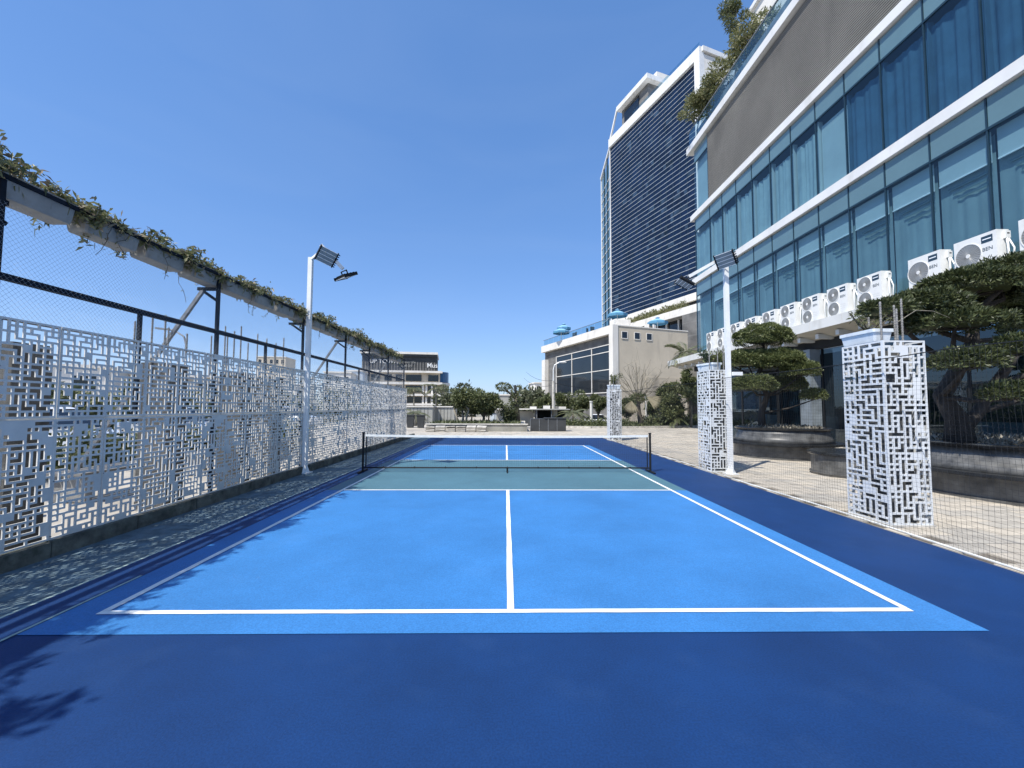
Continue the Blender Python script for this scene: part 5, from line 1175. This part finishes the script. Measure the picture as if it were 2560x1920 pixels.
# palms
def palm(label, x, y, z, h, n, fl, m_=L_palm, seed=1, tr=.13, droop=.9, up_=.7, bark=M_barkl, name='palm_tree'):
    o = thing(name, label, 'palm', (x, y, z)); rng = np.random.default_rng(seed); q = MB(); q.tube([(0, 0, 0), (.05, 0, h*.5), (0, 0, h)], [tr, tr*.8, tr*.75], 8); q.build('trunk', bark, o, True)
    for k in range(n):
        a = 2*math.pi*k/n+rng.normal()*.2; el = up_*rng.uniform(-.1, 1.2); d = np.array([math.cos(a)*math.cos(el), math.sin(a)*math.cos(el), math.sin(el)]); pts = [np.array([0, 0, h])]
        L_ = fl*rng.uniform(.8, 1.1)
        for j in range(9): d = d+np.array([0, 0, -droop*.14]); d /= np.linalg.norm(d); pts.append(pts[-1]+d*L_/9)
        q = MB(); q.tube([tuple(p) for p in pts], .012, 3, False)
        for j in range(1, 9):
            for e in (.0, .5):
                p = pts[j]+(pts[j+1]-pts[j])*e if j < 9 else pts[j]; dd = pts[min(j+1, 9)]-pts[j-1]; dd /= np.linalg.norm(dd); s_ = np.cross(dd, [0, 0, 1]); s_ /= np.linalg.norm(s_)+1e-6
                l2 = fl*.28*(1-.5*abs(j/9-.4))
                for sg in (-1, 1):
                    t_ = p+(s_*sg*.85+dd*.6+np.array([0, 0, -.35]))*l2; m2 = (p+t_)/2+dd*.03*fl; q.poly([tuple(p), tuple(m2), tuple(t_), tuple((p+t_)/2-dd*.02*fl)])
        q.build('frond', m_, o)
    return o
palm('low palm beside the farthest pillar and the white car', at(1432, 36), 36, -.2, 1.2, 16, 1.6, seed=1)
palm('palm standing in front of the sign building right windows', at(1090, 62), 62, -.75, zt_(968, 62)+.75, 14, 2.2, seed=2)
palm('palm against the sign building left of the centre windows', at(1035, 58), 58, -.75, zt_(972, 58)+.75, 14, 2.2, seed=3)
palm('short palm right of the fence end near the waste bins', at(1040, 34), 34, -.1, zt_(1030, 34), 14, 1.2, seed=4)
palm('palm on the canopy end roof right of the cream wall', 12.6, 29.2, 4.9, .5, 16, 1.7, seed=5, tr=.08, up_=.9)
palm('dark palm-like cordyline under the canopy end', at(1728, 32), 32, 0, 2.2, 22, 1.3, L_mid, 6, up_=1.1, droop=.5)
palm('spiky palm low behind the garden kerb at the right', at(1690, 31.6), 31.6, 0, .8, 18, 1.2, L_mid, 7, up_=1.0)
# topped palm trunk, leaning tree, bushy column
o = thing('topped_palm', 'tall dark topped palm trunk rising behind the low wall', 'tree trunk', (at(1291, 29.5), 29.5, .3)); q = MB(); q.tube([(.05, 0, 0), (0, 0, 1.2), (-.05, 0, 1.9)], [.24, .17, .13], 9); q.build('trunk', M_bark, o, True)
q = MB(); q.tube([(-.05, 0, 1.85), (-.09, 0, 2.4), (-.12, 0, zt_(961, 29.5)-.3)], [.11, .09, .075], 8); q.build('upper_trunk', M_dkbk, o, True); q = MB(); q.tube([(-.05, 0, 1.7), (-.5, 0, 2.2), (-.95, 0, 2.55)], [.09, .07, .04], 6); q.tube([(-.5, 0, 2.2), (-.8, .1, 2.35)], [.05, .03], 5); q.build('limb', M_bark, o)
rng = np.random.default_rng(12); link('foliage', quads_mesh('foliage', np.concatenate([pad_leaves((-.95, 0, 2.6), (.5, .4, .25), 420, .18, .06, rng, False), pad_leaves((-.15, 0, 1.75), (.32, .3, .35), 350, .2, .06, rng, False)]), L_mid), o)
shrub_obj('leafy_shrub', 'tall narrow bush left of the topped palm trunk', (at(1266, 29), 29, .3), 1.45, 1400, .16, .06, L_mid, seed=41, spread=.35, gap=.05)
shrub_obj('leafy_shrub', 'second narrow bush close to the topped palm trunk', (at(1280, 29.3), 29.3, .3), 1.2, 900, .16, .06, L_mid, seed=42, spread=.35, gap=.05)
# bare fan-shaped tree with dry palm fans
o = thing('bare_tree', 'leafless tree with a fan of pale twigs before the cream wall', 'tree', (at(1597, 32), 32, 0)); q = MB(); rng = np.random.default_rng(14)
q.tube([(.25, 0, -.05), (.1, 0, .6), (0, 0, 1.3), (-.05, 0, 2.3)], [.26, .19, .16, .13], 9); q.build('trunk', M_bark, o, True)
q = MB()
for k in range(20):
    a = rng.uniform(0, 6.28); e = (k/19-.5)*2.0; d = np.array([math.sin(e), .5*math.cos(a)*math.cos(e), math.cos(e)*.9]); L_ = rng.uniform(2.2, 3.1)*(1-.18*abs(e)); p0 = np.array([0, 0, 2.2]); p1 = p0+d*L_*.4+np.array([0, 0, -.12]); p2 = p0+d*L_*.7+rng.normal(size=3)*.07; p3 = p0+d*L_+np.array([0, 0, .16])
    q.tube([tuple(p) for p in (p0, p1, p2, p3)], [.045, .03, .02, .008], 5, False)
    for j in range(3): s0 = p1+(p2-p1)*rng.random(); q.tube([tuple(s0), tuple(s0+d*L_*.3+rng.normal(size=3)*.22+np.array([0, 0, .1])), tuple(s0+d*L_*.5+rng.normal(size=3)*.30+np.array([0, 0, .25]))], [.018, .012, .005], 4, False)
q.build('twig_fan', M_barkl, o)
link('foliage', quads_mesh('foliage', pad_leaves((0, 0, 2.2), (.55, .5, .28), 500, .22, .06, rng, False), L_mid), o)
def fan(label, x, y, z, r, a0, a1, seed):
    o = thing('dry_fan_leaf', label, 'palm leaf', (x, y, z), 0, 'dry fan leaves'); q = MB()
    for k in range(15):
        a = a0+(a1-a0)*k/14; d = Vector((math.cos(a), -.25, math.sin(a))); s_ = Vector((-math.sin(a), 0, math.cos(a)))*.045; q.poly([(0, 0, 0), tuple(d*r*.6+s_), tuple(d*r+Vector((0, 0, -.1))), tuple(d*r*.6-s_)])
    q.build('leaf_blades', L_dry, o)
fan('dry fan palm leaf hanging left of the bare tree trunk', at(1580, 31.6), 31.6, 2.0, .9, rad(215), rad(300), 1)
fan('dry fan palm leaf hanging right of the bare tree trunk', at(1618, 31.7), 31.7, 2.3, 1.05, rad(-60), rad(5), 2)
hedge('garden hedge in front of the parked white car', 4.2, 32, 9.5, 31.9, .8, .55, 2600, L=.2, W_=.07, z=0, seed=5)
hedge('garden hedge right of the bare tree', 10.8, 32.2, 17, 35, 1.2, .8, 3600, L=.24, W_=.09, z=0, seed=6)
for k, (px_, Y, h, lb) in enumerate(((1616, 33.5, 2.3, 'white bollard lamp right of the bare tree'), (1478, 39, 2.65, 'white gate pillar between the rounded trees'))):
    o = thing('white_bollard', lb, 'bollard', (at(px_, Y), Y, 0 if k == 0 else -.7)); q = MB(); q.tube([(0, 0, 0), (0, 0, h)], .07 if k == 0 else .13, 10); q.build('shaft', M_wht, o); q = MB(); q.tube([(0, 0, h), (0, 0, h+.12)], .13 if k == 0 else .17, 10); q.build('cap', M_wht, o)
